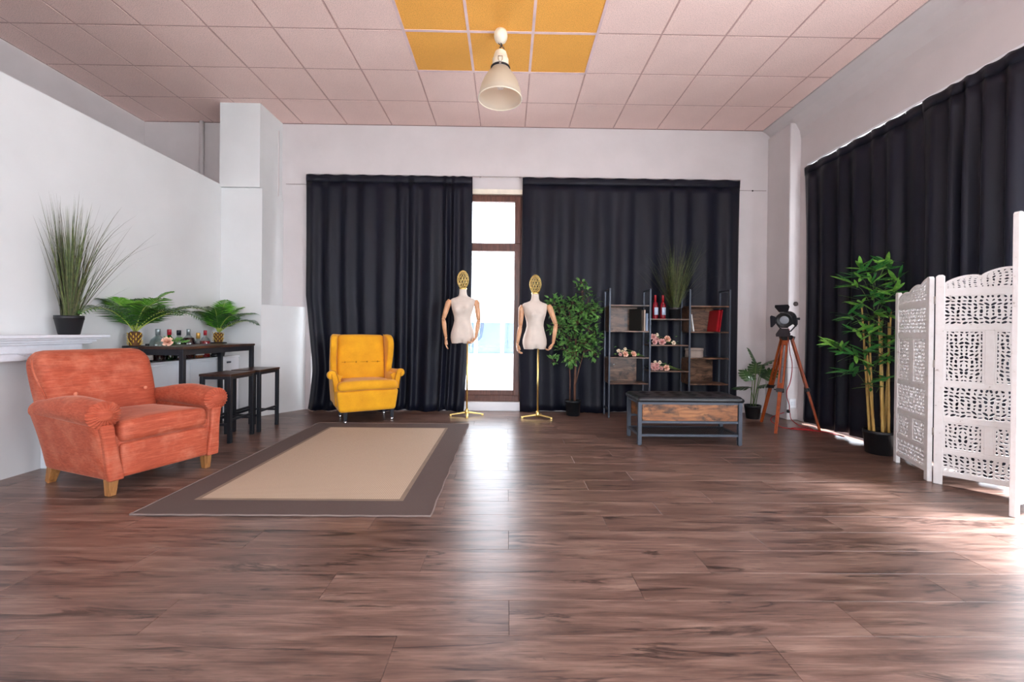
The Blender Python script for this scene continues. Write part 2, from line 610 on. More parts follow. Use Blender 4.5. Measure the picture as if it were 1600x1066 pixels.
# ================================================================== SETTING
# ---- floor: every plank in view is a piece
fl = struct(G().box(XL - .1, 3.95, YREAR - .1, 5.9, -.06, -.011).build('floor', 'plank_joint'), 'dark oak laminate floor with long planks')
PW, PL = .1965, 1.315
OFF = [.935, .017, .568]
def plank_mesh(x0, x1, y0, y1, cx, cy):
    g, b, e = G(), .0009, .0005
    a0, a1, b0, b1 = x0 + e - cx, x1 - e - cx, y0 + e - cy, y1 - e - cy
    zt = 0
    vs = [(a0, b0, -.010), (a1, b0, -.010), (a1, b1, -.010), (a0, b1, -.010),
          (a0, b0, -b), (a1, b0, -b), (a1, b1, -b), (a0, b1, -b),
          (a0 + b, b0 + b, zt), (a1 - b, b0 + b, zt), (a1 - b, b1 - b, zt), (a0 + b, b1 - b, zt)]
    fs = [(8, 9, 10, 11)] + [(i, (i + 1) % 4, 4 + (i + 1) % 4, 4 + i) for i in range(4)] + [(4 + i, 4 + (i + 1) % 4, 8 + (i + 1) % 4, 8 + i) for i in range(4)]
    return g.add(vs, fs)
full = plank_mesh(-PL / 2, PL / 2, -PW / 2, PW / 2, 0, 0).mesh('plank', 'oak_plank')
rest = G()
for n in range(-26, 26):
    y0 = 1.290 + n * PW
    y1 = min(y0 + PW, 5.87)
    if y0 > 5.86 or y1 < YREAR:
        continue
    x = OFF[n % 3]
    while x > XL - .05:
        x -= PL
    while x < 3.9:
        xa, xb = max(x, XL - .05), min(x + PL, 3.93)
        if xb - xa > .03:
            if y0 < .85:
                rest.join(plank_mesh(xa, xb, y0, y1, 0, 0))
            elif xb < XP - .1:
                rest.join(plank_mesh(xa, xb, y0, y1, 0, 0))
            elif xb - xa > PL - .001 and y1 - y0 > PW - .001:
                inst('plank', full, fl, (x + PL / 2, y0 + PW / 2, 0))
            else:
                c = ((xa + xb) / 2, (y0 + y1) / 2)
                inst('plank', plank_mesh(xa, xb, y0, y1, *c).mesh('plank', 'oak_plank'), fl, (c[0], c[1], 0))
        x += PL
o = rest.build('far_planks', 'oak_plank', fl, fix=False)
o['kind'] = 'stuff'

# ---- ceiling: square tiles in a grid, six orange ones round the lamp
ce = struct(G().box(XL - .1, 3.95, YREAR - .1, 5.9, CEIL + .03, CEIL + .1).build('ceiling', 'grid_dark'), 'suspended ceiling of pink tiles with orange tiles in the middle')
TX0, TY0, TT = -.991, 3.895, .6
def tile_mesh(w, d):
    e, b = .005, .006
    g = G()
    a0, a1, b0, b1 = -w / 2 + e, w / 2 - e, -d / 2 + e, d / 2 - e
    vs = [(a0, b0, .028), (a1, b0, .028), (a1, b1, .028), (a0, b1, .028), (a0, b0, b), (a1, b0, b), (a1, b1, b), (a0, b1, b),
          (a0 + b, b0 + b, 0), (a1 - b, b0 + b, 0), (a1 - b, b1 - b, 0), (a0 + b, b1 - b, 0)]
    fs = [(11, 10, 9, 8)] + [(4 + i, 4 + (i + 1) % 4, (i + 1) % 4, i) for i in range(4)] + [(8 + i, 8 + (i + 1) % 4, 4 + (i + 1) % 4, 4 + i) for i in range(4)]
    return g.add(vs, fs)
tm = {c: tile_mesh(TT, TT).mesh('ceiling_tile', c) for c in ('ceiling_pink', 'ceiling_orange')}
XC1 = 3.47
rest = G()
for i in range(-8, 9):
    for j in range(-14, 5):
        xa, xb = max(TX0 + i * TT, XL), min(TX0 + (i + 1) * TT, XC1)
        ya, yb = max(TY0 + j * TT, YREAR), min(TY0 + (j + 1) * TT, YB)
        if xb - xa < .02 or yb - ya < .02:
            continue
        orange = 0 <= i <= 2 and j in (-1, 0)
        mt = 'ceiling_orange' if orange else 'ceiling_pink'
        c = ((xa + xb) / 2, (ya + yb) / 2, CEIL)
        if j < -3:
            rest.join(tile_mesh(xb - xa, yb - ya).move(Matrix.Translation(c)))
        elif xb - xa > TT - .001 and yb - ya > TT - .001:
            o = inst('ceiling_tile', tm[mt], ce, c)
            if orange:
                o['label'] = 'orange ceiling tile'
        else:
            inst('ceiling_tile', tile_mesh(xb - xa, yb - ya).mesh('ceiling_tile', mt), ce, c)
o = rest.build('far_tiles', 'ceiling_pink', ce, fix=False)
o['kind'] = 'stuff'
g = G()     # painted grid bars round the orange tiles stand a little proud
for i in range(4):
    x = TX0 + i * TT
    g.box(x - .013, x + .013, TY0 - TT, TY0 + TT, CEIL - .004, CEIL + .01)
for j in (-1, 0, 1):
    y = TY0 + j * TT
    g.box(TX0, TX0 + 3 * TT, y - .013, y + .013, CEIL - .0045, CEIL + .01)
g.build('grid_bar', 'grid_pink', ce)
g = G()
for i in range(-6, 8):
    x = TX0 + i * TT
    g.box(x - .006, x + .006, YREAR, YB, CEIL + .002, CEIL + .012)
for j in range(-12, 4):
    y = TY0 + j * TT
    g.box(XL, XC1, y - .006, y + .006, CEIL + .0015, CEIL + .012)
g.build('grid_bar', 'grid_line', ce)

# ---- back wall with window openings
WX0, WX1, WZ0, WZ1 = -.93, .25, .12, 3.02
LX0, LX1 = -2.66, -1.35
g = G()
g.box(XL - .1, LX0, YB, YB + .2, 0, CEIL)
g.box(LX0, LX1, YB, YB + .2, 0, .14)
g.box(LX0, LX1, YB, YB + .2, 2.6, CEIL)
g.box(LX1, WX0, YB, YB + .2, 0, CEIL)
g.box(WX0, WX1, YB, YB + .2, 0, WZ0)
g.box(WX0, WX1, YB, YB + .2, WZ1, CEIL)
g.box(WX1, 3.95, YB, YB + .2, 0, CEIL)
wb = struct(g.build('wall_back', 'plaster_back'), 'off-white back wall behind the long dark curtains')
g = G()
g.box(-3.02, -2.72, YB - .002, YB, 3.045, 3.051)
g.box(3.12, 3.53, YB - .002, YB, 3.045, 3.051)
g.build('panel_joint', 'groove_dark', wb)
g = G().lathe([(.012, 0), (.010, .003)], 10, (3.34, YB - .002, 3.046), rot=Matrix.Rotation(PI / 2, 3, 'X'))
g.build('stain', 'stain_dark', wb)
g = G()
g.tube([(-4.13, YB - .035, 2.5), (-4.13, YB - .035, CEIL)], .028, 12)
o = struct(g.build('trim_4', 'plaster_back'), 'white pipe in the corner above the partition')

# ---- left side: low partition, outer wall, column
struct(G().box(XP - .1, XP, YREAR, 5.22, 0, 2.862).build('wall_left', 'plaster_white'), 'white partition wall ending below the ceiling')
struct(G().box(XL - .15, XL, YREAR, YB, 0, CEIL).build('wall_left_outer', 'plaster_back'), 'outer left wall seen above the partition')
g = G()
g.box(XP - .1, -3.05, 5.22, YB, 0, 2.825)
tr1 = struct(g.build('trim_1', 'plaster_white'), 'white boxed column in the left back corner')
G().box(XP - .005, -3.068, 5.195, YB, 2.829, CEIL + .02).build('upper_casing', 'plaster_white', tr1)
G().prism([(-3.05, 5.225), (-2.735, YB - .002), (-3.05, YB - .002)], 0, 1.385, 'z').build('corner_panel', 'plaster_white', tr1)
G().box(-3.069, -3.06, 5.6, 5.616, 2.85, 3.72).build('conduit', 'plaster_back', tr1)

# ---- right side: beam with a cove above the window band, column in the corner
g = G()
prof = [(XC1, CEIL + .03), (XC1, CEIL - .005), (3.50, 3.84), (3.555, 3.80), (3.615, 3.735), (3.66, 3.65), (XR, 3.55), (XR, 3.13), (3.95, 3.13), (3.95, CEIL + .03)]
g.prism(prof, YREAR, YB, 'y')
g.box(XR, 3.95, 5.04, YB, 0, 3.13)
g.box(XR, 3.95, YREAR, -2.5, 0, 3.13)
g.box(XR, 3.95, -2.5, 5.04, -.012, .035)
wr = struct(g.build('wall_right', 'plaster_back'), 'off-white beam and wall above the long right-hand curtains')
tr2 = struct(G().box(3.545, XR + .02, 5.25, YB - .001, 0, 3.755).build('trim_2', 'plaster_back', bevel=.012), 'white column in the right back corner')
G().box(3.542, XR + .02, 5.247, YB, .66, .664).build('panel_joint', 'groove_dark', tr2)
G().lathe([(.028, 0), (.028, .012), (.018, .016)], 20, (3.635, 5.25, 1.469), rot=Matrix.Rotation(PI / 2, 3, 'X')).build('round_cap', 'stain_dark', tr2)

# ---- wall behind the camera with a wide opening added to light the furniture front-on
g = G()
g.box(XL - .1, -3, YREAR - .2, YREAR, 0, CEIL)
g.box(3, 3.95, YREAR - .2, YREAR, 0, CEIL)
g.box(-3, 3, YREAR - .2, YREAR, 0, .25)
g.box(-3, 3, YREAR - .2, YREAR, 2.95, CEIL)
struct(g.build('wall_rear', 'plaster_back'), 'wall behind the viewer with an added wide window')

# ---- windows
def window(name, x0, x1, z0, z1, y, transom=None, fw=.075, bars=(), axis='x', label=''):
    # frame in the plane y; axis 'x' runs along x, 'y' along y
    root = bpy.data.objects.new(name, None)
    COL.objects.link(root)
    struct(root, label)
    def B(g_, a0, a1, b0, b1, c0, c1):
        return g_.box(a0, a1, b0, b1, c0, c1) if axis == 'x' else g_.box(b0, b1, a0, a1, c0, c1)
    g_ = G()
    B(g_, x0, x0 + fw, y, y + .07, z0, z1); B(g_, x1 - fw, x1, y, y + .07, z0, z1)
    B(g_, x0 + fw, x1 - fw, y, y + .07, z1 - fw, z1); B(g_, x0 + fw, x1 - fw, y, y + .07, z0, z0 + fw)
    for b in bars:
        B(g_, b - fw / 2, b + fw / 2, y + .002, y + .068, z0 + fw, z1 - fw)
    g_.build('frame', 'frame_brown', root, bevel=.004)
    xs = [x0 + fw] + list(bars) + [x1 - fw]
    zs = [z0 + fw, z1 - fw]
    if transom:
        g_ = G()
        B(g_, x0 + fw, x1 - fw, y - .006, y + .06, transom - .055, transom + .055)
        g_.build('transom', 'frame_brown', root, bevel=.006)
        zs = [z0 + fw, transom - .05, transom + .05, z1 - fw]
    for a, b in zip(xs[:-1], xs[1:]):
        for c, d in zip(zs[::2], zs[1::2]):
            B(G(), a, b, y + .033, y + .039, c, d).build('pane', 'window_glass', root)
    return root
YW = 5.76
win = window('window_1', WX0, WX1, WZ0, WZ1, YW, 2.24, .085, label='tall brown-framed window between the two back curtains')
# opening sash inside the fixed frame
g = G()
for a0, a1, c0, c1 in ((.085, .168, .2, 2.19), (-.84, -.77, .2, 2.19), (-.77, .085, .205, .275)):
    g.box(a0, a1, YW - .02, YW + .05, c0, c1)
g.build('sash', 'frame_brown', win, bevel=.006)
g = G()
g.box(.085, .168, YW - .015, YW + .05, 2.295, 2.93)
g.box(-.84, .085, YW - .015, YW + .05, 2.86, 2.935)
g.build('sash', 'frame_brown', win, bevel=.006)
struct(G().box(WX0, WX1 + .12, YB - .02, YB + .01, 0, .118).build('trim_3', 'gloss_white', bevel=.006), 'white step below the tall window')
g = G().box(WX0, WX1, YB + .0, YB + .12, 2.955, 3.02)
o = struct(g.build('trim_5', 'lamp_ivory', bevel=.003), 'pale lintel strip above the tall window')
window('window_2', LX0, LX1, .14, 2.6, YW, None, .06, label='window hidden behind the left back curtain')
window('window_3', -2.5, 5.04, .035, 3.13, 3.83, None, .06, bars=(-1.6, -.2, 1.2, 2.6, 3.8), axis='y', label='window band along the right wall, mostly behind curtains')
window('window_added', -3, 3, .25, 2.95, YREAR - .15, None, .06, bars=(-1.5, 0, 1.5), label='unseen wide window behind the viewer, added for front light')  # never in view; added to bring daylight onto the fronts of things

# ---- outdoors
gr = struct(G().box(-30, 30, -30, 30, -.5, -.35).build('ground_outside', 'pavement_grey'), 'pale paving outside the windows')
b = thing('building', 'overexposed pale building with bluish glass panes outside the tall window', 'building', (0, 14, -.35))
G().box(-9, 9, 0, 4, 0, 2.5).build('wall', 'facade_white', b)
for k in range(-8, 10):
    x = -1.0 + k * .885
    f_ = G().box(x - .03, x + .81, -.05, .0, .62, 1.82).build('window', 'facade_frame', b)
    G().box(x + .01, x + .77, -.062, -.05, .69, 1.72).build('pane', 'facade_pane', f_)
G().box(-9, 9, -.16, -.02, 1.84, 1.92).build('cornice', 'facade_frame', b)

# ================================================================== CURTAINS
def curtain(name, label, p0, p1, ztop, zbot, pitch, amp, seed, edge0=None, edge1=None, group=None, flare=0, gather=None, heading=.09, puddle=0):
    R_ = random.Random(seed)
    p0, p1 = Vector(p0), Vector(p1)
    L = (p1 - p0).length
    d = (p1 - p0).normalized()
    nrm = Vector((d.y, -d.x))
    # irregular fold positions
    xs, x = [0.0], 0.0
    while x < L:
        pp = pitch * R_.uniform(.7, 1.4)
        if gather:
            for (ga, gb, k) in gather:
                if ga < x < gb:
                    pp *= k
        x += pp
        xs.append(x)
    sc = L / xs[-1]
    xs = [a * sc for a in xs]
    amps = [amp * R_.uniform(.55, 1.25) for _ in xs]
    ph = [R_.uniform(-.35, .35) for _ in xs]
    sub_ = 9
    nu = (len(xs) - 1) * sub_
    nv = 30
    root = thing(name, label, 'curtain', (0, 0, 0), 0, group)
    def off(k, t_, zf):
        # one fold: a rounded ridge with a narrow valley
        a = amps[k] * (1 - t_) + amps[min(k + 1, len(xs) - 1)] * t_
        wob = ph[k] * math.sin(zf * 3.1 + k)
        tt = t_ + wob * .25 * (1 - zf) * math.sin(PI * t_)
        return a * (-math.cos(2 * PI * tt) + .15 * math.sin(2 * PI * tt * 2 + k) * math.sin(PI * tt))
    def pt(i, zz):
        k = min(i // sub_, len(xs) - 2)
        t_ = (i - k * sub_) / sub_
        zf = (zz - zbot) / (ztop - zbot)
        s_ = xs[k] + (xs[k + 1] - xs[k]) * t_
        strength = .55 + .45 * min(1, (1 - zf) * 4) + flare * (1 - zf)
        head = min(1, max(0, (ztop - zz) / .12))
        strength *= .35 + .65 * head
        o_ = off(k, t_, zf) * strength
        u_ = s_ / L
        sh = (edge0(zz) if edge0 else 0) * (1 - u_) ** 2.5 + (edge1(zz) if edge1 else 0) * u_ ** 2.5
        pud = puddle * max(0, 1 - (zz - zbot) / .25) ** 2 * (.4 + .6 * math.sin(u_ * 9 + seed) ** 2)
        P_ = p0 + d * (s_ + sh) + nrm * (o_ + pud)
        return Vector((P_.x, P_.y, zz))
    g_ = G()
    zs = [ztop - heading] + [ztop - heading - (ztop - heading - zbot) * (j / nv) for j in range(1, nv + 1)]
    hem = [zbot + .012 * math.sin(i * .21 + seed) + R_.uniform(0, .004) for i in range(nu + 1)]
    vs, fs = [], []
    for j, z in enumerate(zs):
        for i in range(nu + 1):
            zz = z if j < nv else hem[i]
            vs.append(pt(i, zz))
    for j in range(len(zs) - 1):
        for i in range(nu):
            fs.append((j * (nu + 1) + i, j * (nu + 1) + i + 1, (j + 1) * (nu + 1) + i + 1, (j + 1) * (nu + 1) + i))
    g_.add(vs, fs, True)
    g_.build('cloth', 'curtain_navy', root, solid=.004, fix=False)
    g_ = G()
    vs, fs = [], []
    hz = [ztop - heading - .006, ztop - heading * .6, ztop - heading * .3, ztop]
    for z in hz:
        for i in range(nu + 1):
            q = pt(i, z)
            vs.append(q + Vector((nrm.x, nrm.y, 0)) * (.004 if z < ztop - .01 else 0) + Vector((0, 0, .006 * math.sin(i * .7) if z == ztop else 0)))
    for j in range(3):
        for i in range(nu):
            fs.append((j * (nu + 1) + i, j * (nu + 1) + i + 1, (j + 1) * (nu + 1) + i + 1, (j + 1) * (nu + 1) + i))
    g_.add(vs, fs, True)
    g_.build('heading_band', 'curtain_navy', root, solid=.004, fix=False)
    return root

YC = 5.635
curtain('curtain', 'dark navy curtain behind the yellow armchair, left of the tall window', (-2.715, YC), (-.49, YC), 3.157, .012, .25, .030, 3,
        edge0=lambda z: .10 * max(0, 1 - abs(z - .55) / 1.0) , edge1=lambda z: -.09 * max(0, (1.6 - z) / 1.6), puddle=.05,
        gather=[(1.85, 2.3, .55)], flare=.25)
curtain('curtain', 'dark navy curtain behind the black shelving, right of the tall window', (.185, YC), (3.13, YC), 3.157, .012, .27, .027, 5,
        edge0=lambda z: -.035 * max(0, 1 - abs(z - 1.0) / 1.2), puddle=.03, flare=.2)
curtain('curtain', 'dark navy curtain on the right wall behind the tripod lamp', (3.60, 5.075), (3.60, 3.50), 3.115, .03, .25, .030, 8, flare=.2, edge0=lambda z: .03 * math.sin(z))
curtain('curtain', 'dark navy curtain on the right wall behind the white screen', (3.575, 3.60), (3.575, 2.87), 3.115, .03, .22, .034, 12, gather=[(0, .38, .5)], flare=.2)
cr = thing('curtain_rail', 'white curtain rail along the beam on the right wall', 'curtain rail', (3.62, 0, 3.135))
G().box(-.02, .02, -2.4, 5.03, -.012, .012).build('track', 'gloss_white', cr, bevel=.003)
hk = G().tube([(0, 0, -.01), (-.012, 0, -.02), (-.02, 0, -.026), (-.012, 0, -.034)], .003, 5).mesh('glider', 'gloss_white')
for k in range(36):
    inst('glider', hk, cr, (-.004, 2.46 + k * .073 + rnd.uniform(-.01, .01), 0))
cr = thing('curtain_rail', 'thin pale curtain rail above the tall window on the back wall', 'curtain rail', (0, YC + .02, 3.18))
G().box(-2.72, 3.14, -.014, .014, -.012, .006).build('track', 'plaster_back', cr, bevel=.003)
G().box(-.4, -.38, -.012, .055, -.008, .03).build('bracket', 'plaster_back', cr)
G().box(.14, .16, -.012, .055, -.008, .03).build('bracket', 'plaster_back', cr)

# ================================================================== RUG
rx0, rx1, ry0, ry1 = -2.165, -.437, 2.432, 4.855
rug = thing('rug', 'beige flatweave rug with a wide dark brown border on the floor', 'rug', ((rx0 + rx1) / 2, (ry0 + ry1) / 2, 0))
hw, hd = (rx1 - rx0) / 2, (ry1 - ry0) / 2
bw = .21
g = G()
for a in ((-hw, hw, -hd, -hd + bw), (-hw, hw, hd - bw, hd), (-hw, -hw + bw, -hd + bw, hd - bw), (hw - bw, hw, -hd + bw, hd - bw)):
    g.box(*a, .0005, .008)
g.build('border', 'rug_border', rug)
g = G()
i0 = bw
i1 = bw + .028
for a in ((-hw + i0, hw - i0, -hd + i0, -hd + i1), (-hw + i0, hw - i0, hd - i1, hd - i0), (-hw + i0, -hw + i1, -hd + i1, hd - i1), (hw - i1, hw - i0, -hd + i1, hd - i1)):
    g.box(*a, .0005, .0083)
g.build('stripe', 'rug_stripe', rug)
G().box(-hw + i1, hw - i1, -hd + i1, hd - i1, .0005, .0084).build('field', 'rug_field', rug)
loop = []
for k in range(60): loop.append((-hw + 2 * hw * k / 60, -hd + .002 * math.sin(k), .006))
for k in range(80): loop.append((hw + .003 * math.sin(k * .6), -hd + 2 * hd * k / 80, .006))
for k in range(60): loop.append((hw - 2 * hw * k / 60, hd, .006))
for k in range(81): loop.append((-hw, hd - 2 * hd * k / 80, .006))
G().tube(loop, .0055, 6).build('binding', 'rug_binding', rug)

# ================================================================== ORANGE ARMCHAIR  (local: front = -y, width along x)
AC = thing('armchair', 'worn orange velvet club armchair with rolled arms and short oak legs', 'armchair', (-2.747, 3.097, 0), math.atan2(.938, .348))
AC.scale = (.91, 1, 1)
# legs
for sx, sy in ((-1, -1), (1, -1), (-1, 1), (1, 1)):
    x, y = sx * .325 + .018, (-.32 if sy < 0 else .31)
    G().bar((x + sx * .004, y + (.0 if sy < 0 else .05), 0), (x, y, .135), .045, .045, (0, 1, 0), .066, .066).build('leg', 'leg_oak', AC, bevel=.004)
# lower body
def bodydef(p):
    k = max(0, min(1, (p.z + .14) / .28))
    return (p.x * (.90 + .10 * k) + .015 * (1 - k), p.y * (.96 + .04 * k), p.z)
G().rbox((0, .0, .25), (.76, .74, .29), .03, 8, bodydef).build('body', 'velvet_orange', AC)
G().rbox((.01, -.37, .225), (.60, .05, .22), .022, 8).build('front_apron', 'velvet_orange', AC)
# seat cushion
def cushdef(p):
    z = p.z + .018 * math.cos(p.x * 4.2) * (1 if p.z > 0 else 0) - .03 * (p.y + .1) * .4
    return (p.x, p.y, z)
G().rbox((0, -.10, .405), (.60, .62, .135), .045, 10, cushdef).build('seat_cushion', 'velvet_orange', AC)
# backrest: wide padded slab leaning back, round shoulders
def backdef(p):
    t_ = (p.z + .32) / .64
    x = p.x * (.93 + .10 * math.sin(min(1, max(0, t_)) * PI * .62))
    y = p.y + .20 * t_ + .035 * (p.x / .42) ** 2 * -1
    # round the top corners
    e = max(0, abs(p.x) - .27) / .14
    z = p.z - .055 * e * e * max(0, t_ - .5) * 2
    y -= .02 * math.cos(p.x * 3.6) * (1 if p.y < 0 else -.2) * math.sin(PI * max(0, min(1, t_)))
    return (x, y, z)
bk = G().rbox((-.025, .27, .585), (.745, .20, .66), .085, 14, backdef).build('backrest', 'velvet_orange', AC)
bt = G().lathe([(.013, 0), (.014, .004), (.011, .008), (.004, .010)], 12, rot=Matrix.Rotation(PI / 2, 3, 'X')).mesh('button', 'velvet_button')
for x, z, y in ((-.245, .615, .203), (-.232, .575, .192), (.215, .61, .202)):
    inst('button', bt, bk, (x, y, z))
# seam piping down the side of the back
pts = [(-.41, .18 + .20 * t_ - .02, .50 + .36 * t_) for t_ in [k / 12 for k in range(13)]]
G().tube([(x - .004 + .012 * math.sin(k * .5), y, z) for k, (x, y, z) in enumerate(pts)], .007, 6).build('piping', 'velvet_orange', bk)
# rolled arms with a pleated scroll in front
def arm(sx):
    root = None
    # side panel under the roll, flaring a little outwards
    g_ = G()
    def sd(p):
        k = (p.z + .19) / .38
        return (p.x + sx * .03 * k * k - (sx * .045 - .015) * (1 - k), p.y, p.z)
    g_.rbox((sx * .365, -.02, .318), (.11, .72, .43), .035, 8, sd)
    # the roll
    N = 22
    def roll(u_, v_):
        a = 2 * PI * u_
        y = -.378 + .693 * v_
        rr = .088 + .014 * math.sin(PI * min(1, v_ * 1.15)) - .022 * v_
        zc = .535 + .022 * math.sin(PI * v_) - .01 * v_
        wob = 1 + .015 * math.sin(9 * v_ + 3 * a)
        return (sx * (.372 + .012) + rr * math.cos(a) * wob * 1.08, y, zc + rr * math.sin(a) * wob * .92)
    g_.grid(roll, 28, N, True, True)
    o_ = g_.build('arm', 'velvet_orange', AC)
    # scroll front: domed disc with radial pleats
    g_ = G()
    cx, cz, R_ = sx * .384, .535, .094
    NR, NA = 9, 96
    vs, fs = [], []
    for j in range(NR + 1):
        q = j / NR
        for i in range(NA):
            a = 2 * PI * i / NA
            pleat = .008 * math.sin(a * 24) * (1 if q > .42 else 0) * min(1, (q - .42) * 4 if q > .42 else 0)
            dome = .030 * math.cos(q * PI / 2) ** .6 + (.010 if q < .42 else 0)
            vs.append((cx + R_ * q * math.cos(a) * 1.06, -.378 - dome + pleat, cz + R_ * q * math.sin(a) * .92))
    for j in range(NR):
        for i in range(NA):
            fs.append((j * NA + i, j * NA + (i + 1) % NA, (j + 1) * NA + (i + 1) % NA, (j + 1) * NA + i))
    g_.add(vs, fs, True)
    g_.build('scroll', 'velvet_orange', o_)
    # front facing strip below the scroll
    out = []
    L_ = [(.030, .475), (.032, .44), (.028, .38), (.030, .28), (.036, .18), (.036, .108)]
    tp = lambda z: (sx * .045 - .015) * max(0, (.475 - z) / .37)
    left = [(sx * .372 + sx * w * 1.25 + sx * .006 - tp(z), z) for w, z in L_]
    rgt = [(sx * .368 - sx * w - tp(z), z) for w, z in reversed(L_)]
    g_ = G()
    g_.prism(left + rgt, -.405, -.36, 'y')
    g_.build('front_facing', 'velvet_orange', o_, bevel=.014, seg=3)
    return o_
arm(-1)
arm(1)

# ================================================================== YELLOW WING CHAIR
YCH = thing('wing_chair', 'mustard yellow wing armchair with dark legs in front of the curtain', 'armchair', (-1.76, 5.15, 0), math.radians(29))
for sx, sy in ((-1, -1), (1, -1), (-1, 1), (1, 1)):
    x, y = sx * .265 + .03, (-.22 if sy < 0 else .2)
    lg = G().bar((x, y, .03), (x, y, .17), .034, .034, (0, 1, 0), .05, .05).build('leg', 'metal_black', YCH, bevel=.003)
    G().lathe([(.018, 0), (.02, .008), (.02, .024), (.012, .032)], 12, (x, y, 0)).build('foot_glide', 'chrome', lg)
def ybody(p):
    k = (p.z + .13) / .26
    return (p.x * (.90 + .10 * k), p.y * (.94 + .06 * k), p.z)
G().rbox((0, -.035, .265), (.70, .62, .25), .035, 8, ybody).build('base', 'wool_yellow', YCH)
def ycush(p):
    q = max(0, min(1, (-.16 - p.y) / .05))
    return (p.x * (1 + .2 * q * q * (3 - 2 * q)), p.y, p.z + .016 * math.cos(p.x * 4.2) - .02 * p.y)
G().rbox((0, -.075, .425), (.56, .60, .115), .05, 16, ycush).build('seat_cushion', 'wool_yellow', YCH)
def yback(p):
    t_ = (p.z + .32) / .64
    groove = -.012 * math.exp(-((p.z + .02) / .03) ** 2) if p.y < 0 else 0
    bulge = .022 * math.cos(p.x * 4.6) * (math.sin(PI * max(0, min(1, t_ * 1.9))) if t_ < .5 else math.sin(PI * max(0, min(1, (t_ - .45) * 1.7)))) if p.y < 0 else 0
    return (p.x, p.y + .09 * t_ - groove - bulge, p.z + .006 * math.cos(p.x * 5))
yb = G().rbox((0, .165, .70), (.575, .15, .64), .045, 18, yback).build('backrest', 'wool_yellow', YCH)
bt = G().lathe([(.011, 0), (.011, .003), (.007, .006)], 10, rot=Matrix.Rotation(PI / 2, 3, 'X')).mesh('button', 'yellow_seam')
for k in range(4):
    inst('button', bt, yb, (-.195 + k * .13, .128, .685))
g = G().tube([(-.23 + .46 * k / 20, .132 + .003 * math.sin(k), .685) for k in range(21)], .003, 5)
g.build('tuft_line', 'yellow_seam', yb)
def yside(sx):
    # side with the wing above and the arm in front
    o_ = [(.25, .2), (-.24, .2), (-.245, .34), (-.25, .52), (-.225, .575), (-.10, .555), (.04, .56), (.075, .60), (.055, .70), (.015, .82), (.005, .92), (.03, .99), (.08, 1.025), (.16, 1.03), (.25, 1.015), (.29, .99), (.29, .90), (.26, .45)]
    g_ = G()
    # subdivide outline
    n_ = len(o_)
    vs, fs = [], []
    import mathutils
    T = .075
    sm_ = []
    for i in range(n_):
        a, b = o_[i], o_[(i + 1) % n_]
        sm_.append(a)
        sm_.append(((a[0] + b[0]) / 2, (a[1] + b[1]) / 2))
    def xo(y, z):
        k = max(0, z - .55)
        base_ = .268 + .02 * max(0, min(1, (z - .16) / .3)) - .012 * max(0, min(1, (z - .6) / .3))
        wing = .05 * max(0, (.12 - y)) / .12 * min(1, k / .15) if z > .56 else 0
        return base_ + wing * .5
    pr = [(sx * (xo(y, z)), y, z) for y, z in sm_] + [(sx * (xo(y, z) + T), y, z) for y, z in sm_]
    m2 = len(sm_)
    fs = [tuple(reversed(range(m2))), tuple(range(m2, 2 * m2))] + [(i, (i + 1) % m2, m2 + (i + 1) % m2, m2 + i) for i in range(m2)]
    g_.add(pr, fs, False)
    s_ = g_.build('wing', 'wool_yellow', YCH, bevel=.026, seg=4)
    for pl in s_.data.polygons: pl.use_smooth = True
    # rolled arm top
    g_ = G()
    pts_, rs_ = [], []
    for k in range(15):
        v_ = k / 14
        pts_.append((sx * (.385 + .012 * math.sin(PI * (1 - v_)) - .03 * v_), -.262 + .30 * v_, .572 - .012 * math.sin(PI * v_)))
        rs_.append(.050 - .022 * v_ * v_)
    g_.tube(pts_, rs_, 18)
    g_.lathe([(.050, 0), (.047, .008), (.036, .013), (.0, .015)], 18, (pts_[0][0], -.262, .572), rot=Matrix.Rotation(PI / 2, 3, 'X'))
    a_ = g_.build('arm', 'wool_yellow', YCH)
    g_ = G()
    zz = [.56, .50, .44, .36, .28, .20]
    lo = [(sx * (.335 + .055), .58), (sx * (.335 + .05), .54), (sx * .37, .46), (sx * .362, .38)]
    li = [(sx * .285, .38), (sx * .31, .46), (sx * .325, .54), (sx * .34, .585)]
    g_.prism(lo + li, -.278, -.24, 'y')
    g_.build('arm_front', 'wool_yellow', a_, bevel=.012, seg=3)
    g_ = G().tube([(x, -.279, z) for x, z in li], .0035, 5).tube([(x, -.279, z) for x, z in lo], .0035, 5)
    g_.build('seam', 'yellow_seam', a_)
yside(-1)
yside(1)

# ================================================================== BAR TABLE AND STOOLS
BT = thing('bar_table', 'narrow dark bar table with black metal frame along the left wall', 'table', (-3.085, 4.29, 0))
TL, TW, TH = 1.06, .40, .915
G().box(-TW / 2, TW / 2, -TL / 2, TL / 2, TH - .022, TH).build('top', 'stool_walnut', BT, bevel=.002)
for sx in (-1, 1):
    for sy in (-1, 1):
        x, y = sx * (TW / 2 - .025), sy * (TL / 2 - .025)
        G().box(x - .019, x + .019, y - .019, y + .019, 0, TH - .0225).build('leg', 'metal_black', BT, bevel=.003)
g = G()
for sx in (-1, 1):
    x = sx * (TW / 2 - .025)
    g.box(x - .015, x + .015, -TL / 2 + .045, TL / 2 - .045, TH - .075, TH - .0225)
for sy in (-1, 1):
    y = sy * (TL / 2 - .025)
    g.box(-TW / 2 + .045, TW / 2 - .045, y - .015, y + .015, TH - .075, TH - .0225)
g.build('apron', 'metal_black', BT)
g = G()
for sx in (-1, 1):
    g.box(sx * (TW / 2 - .025) - .012, sx * (TW / 2 - .025) + .012, -TL / 2 + .045, TL / 2 - .045, .16, .185)
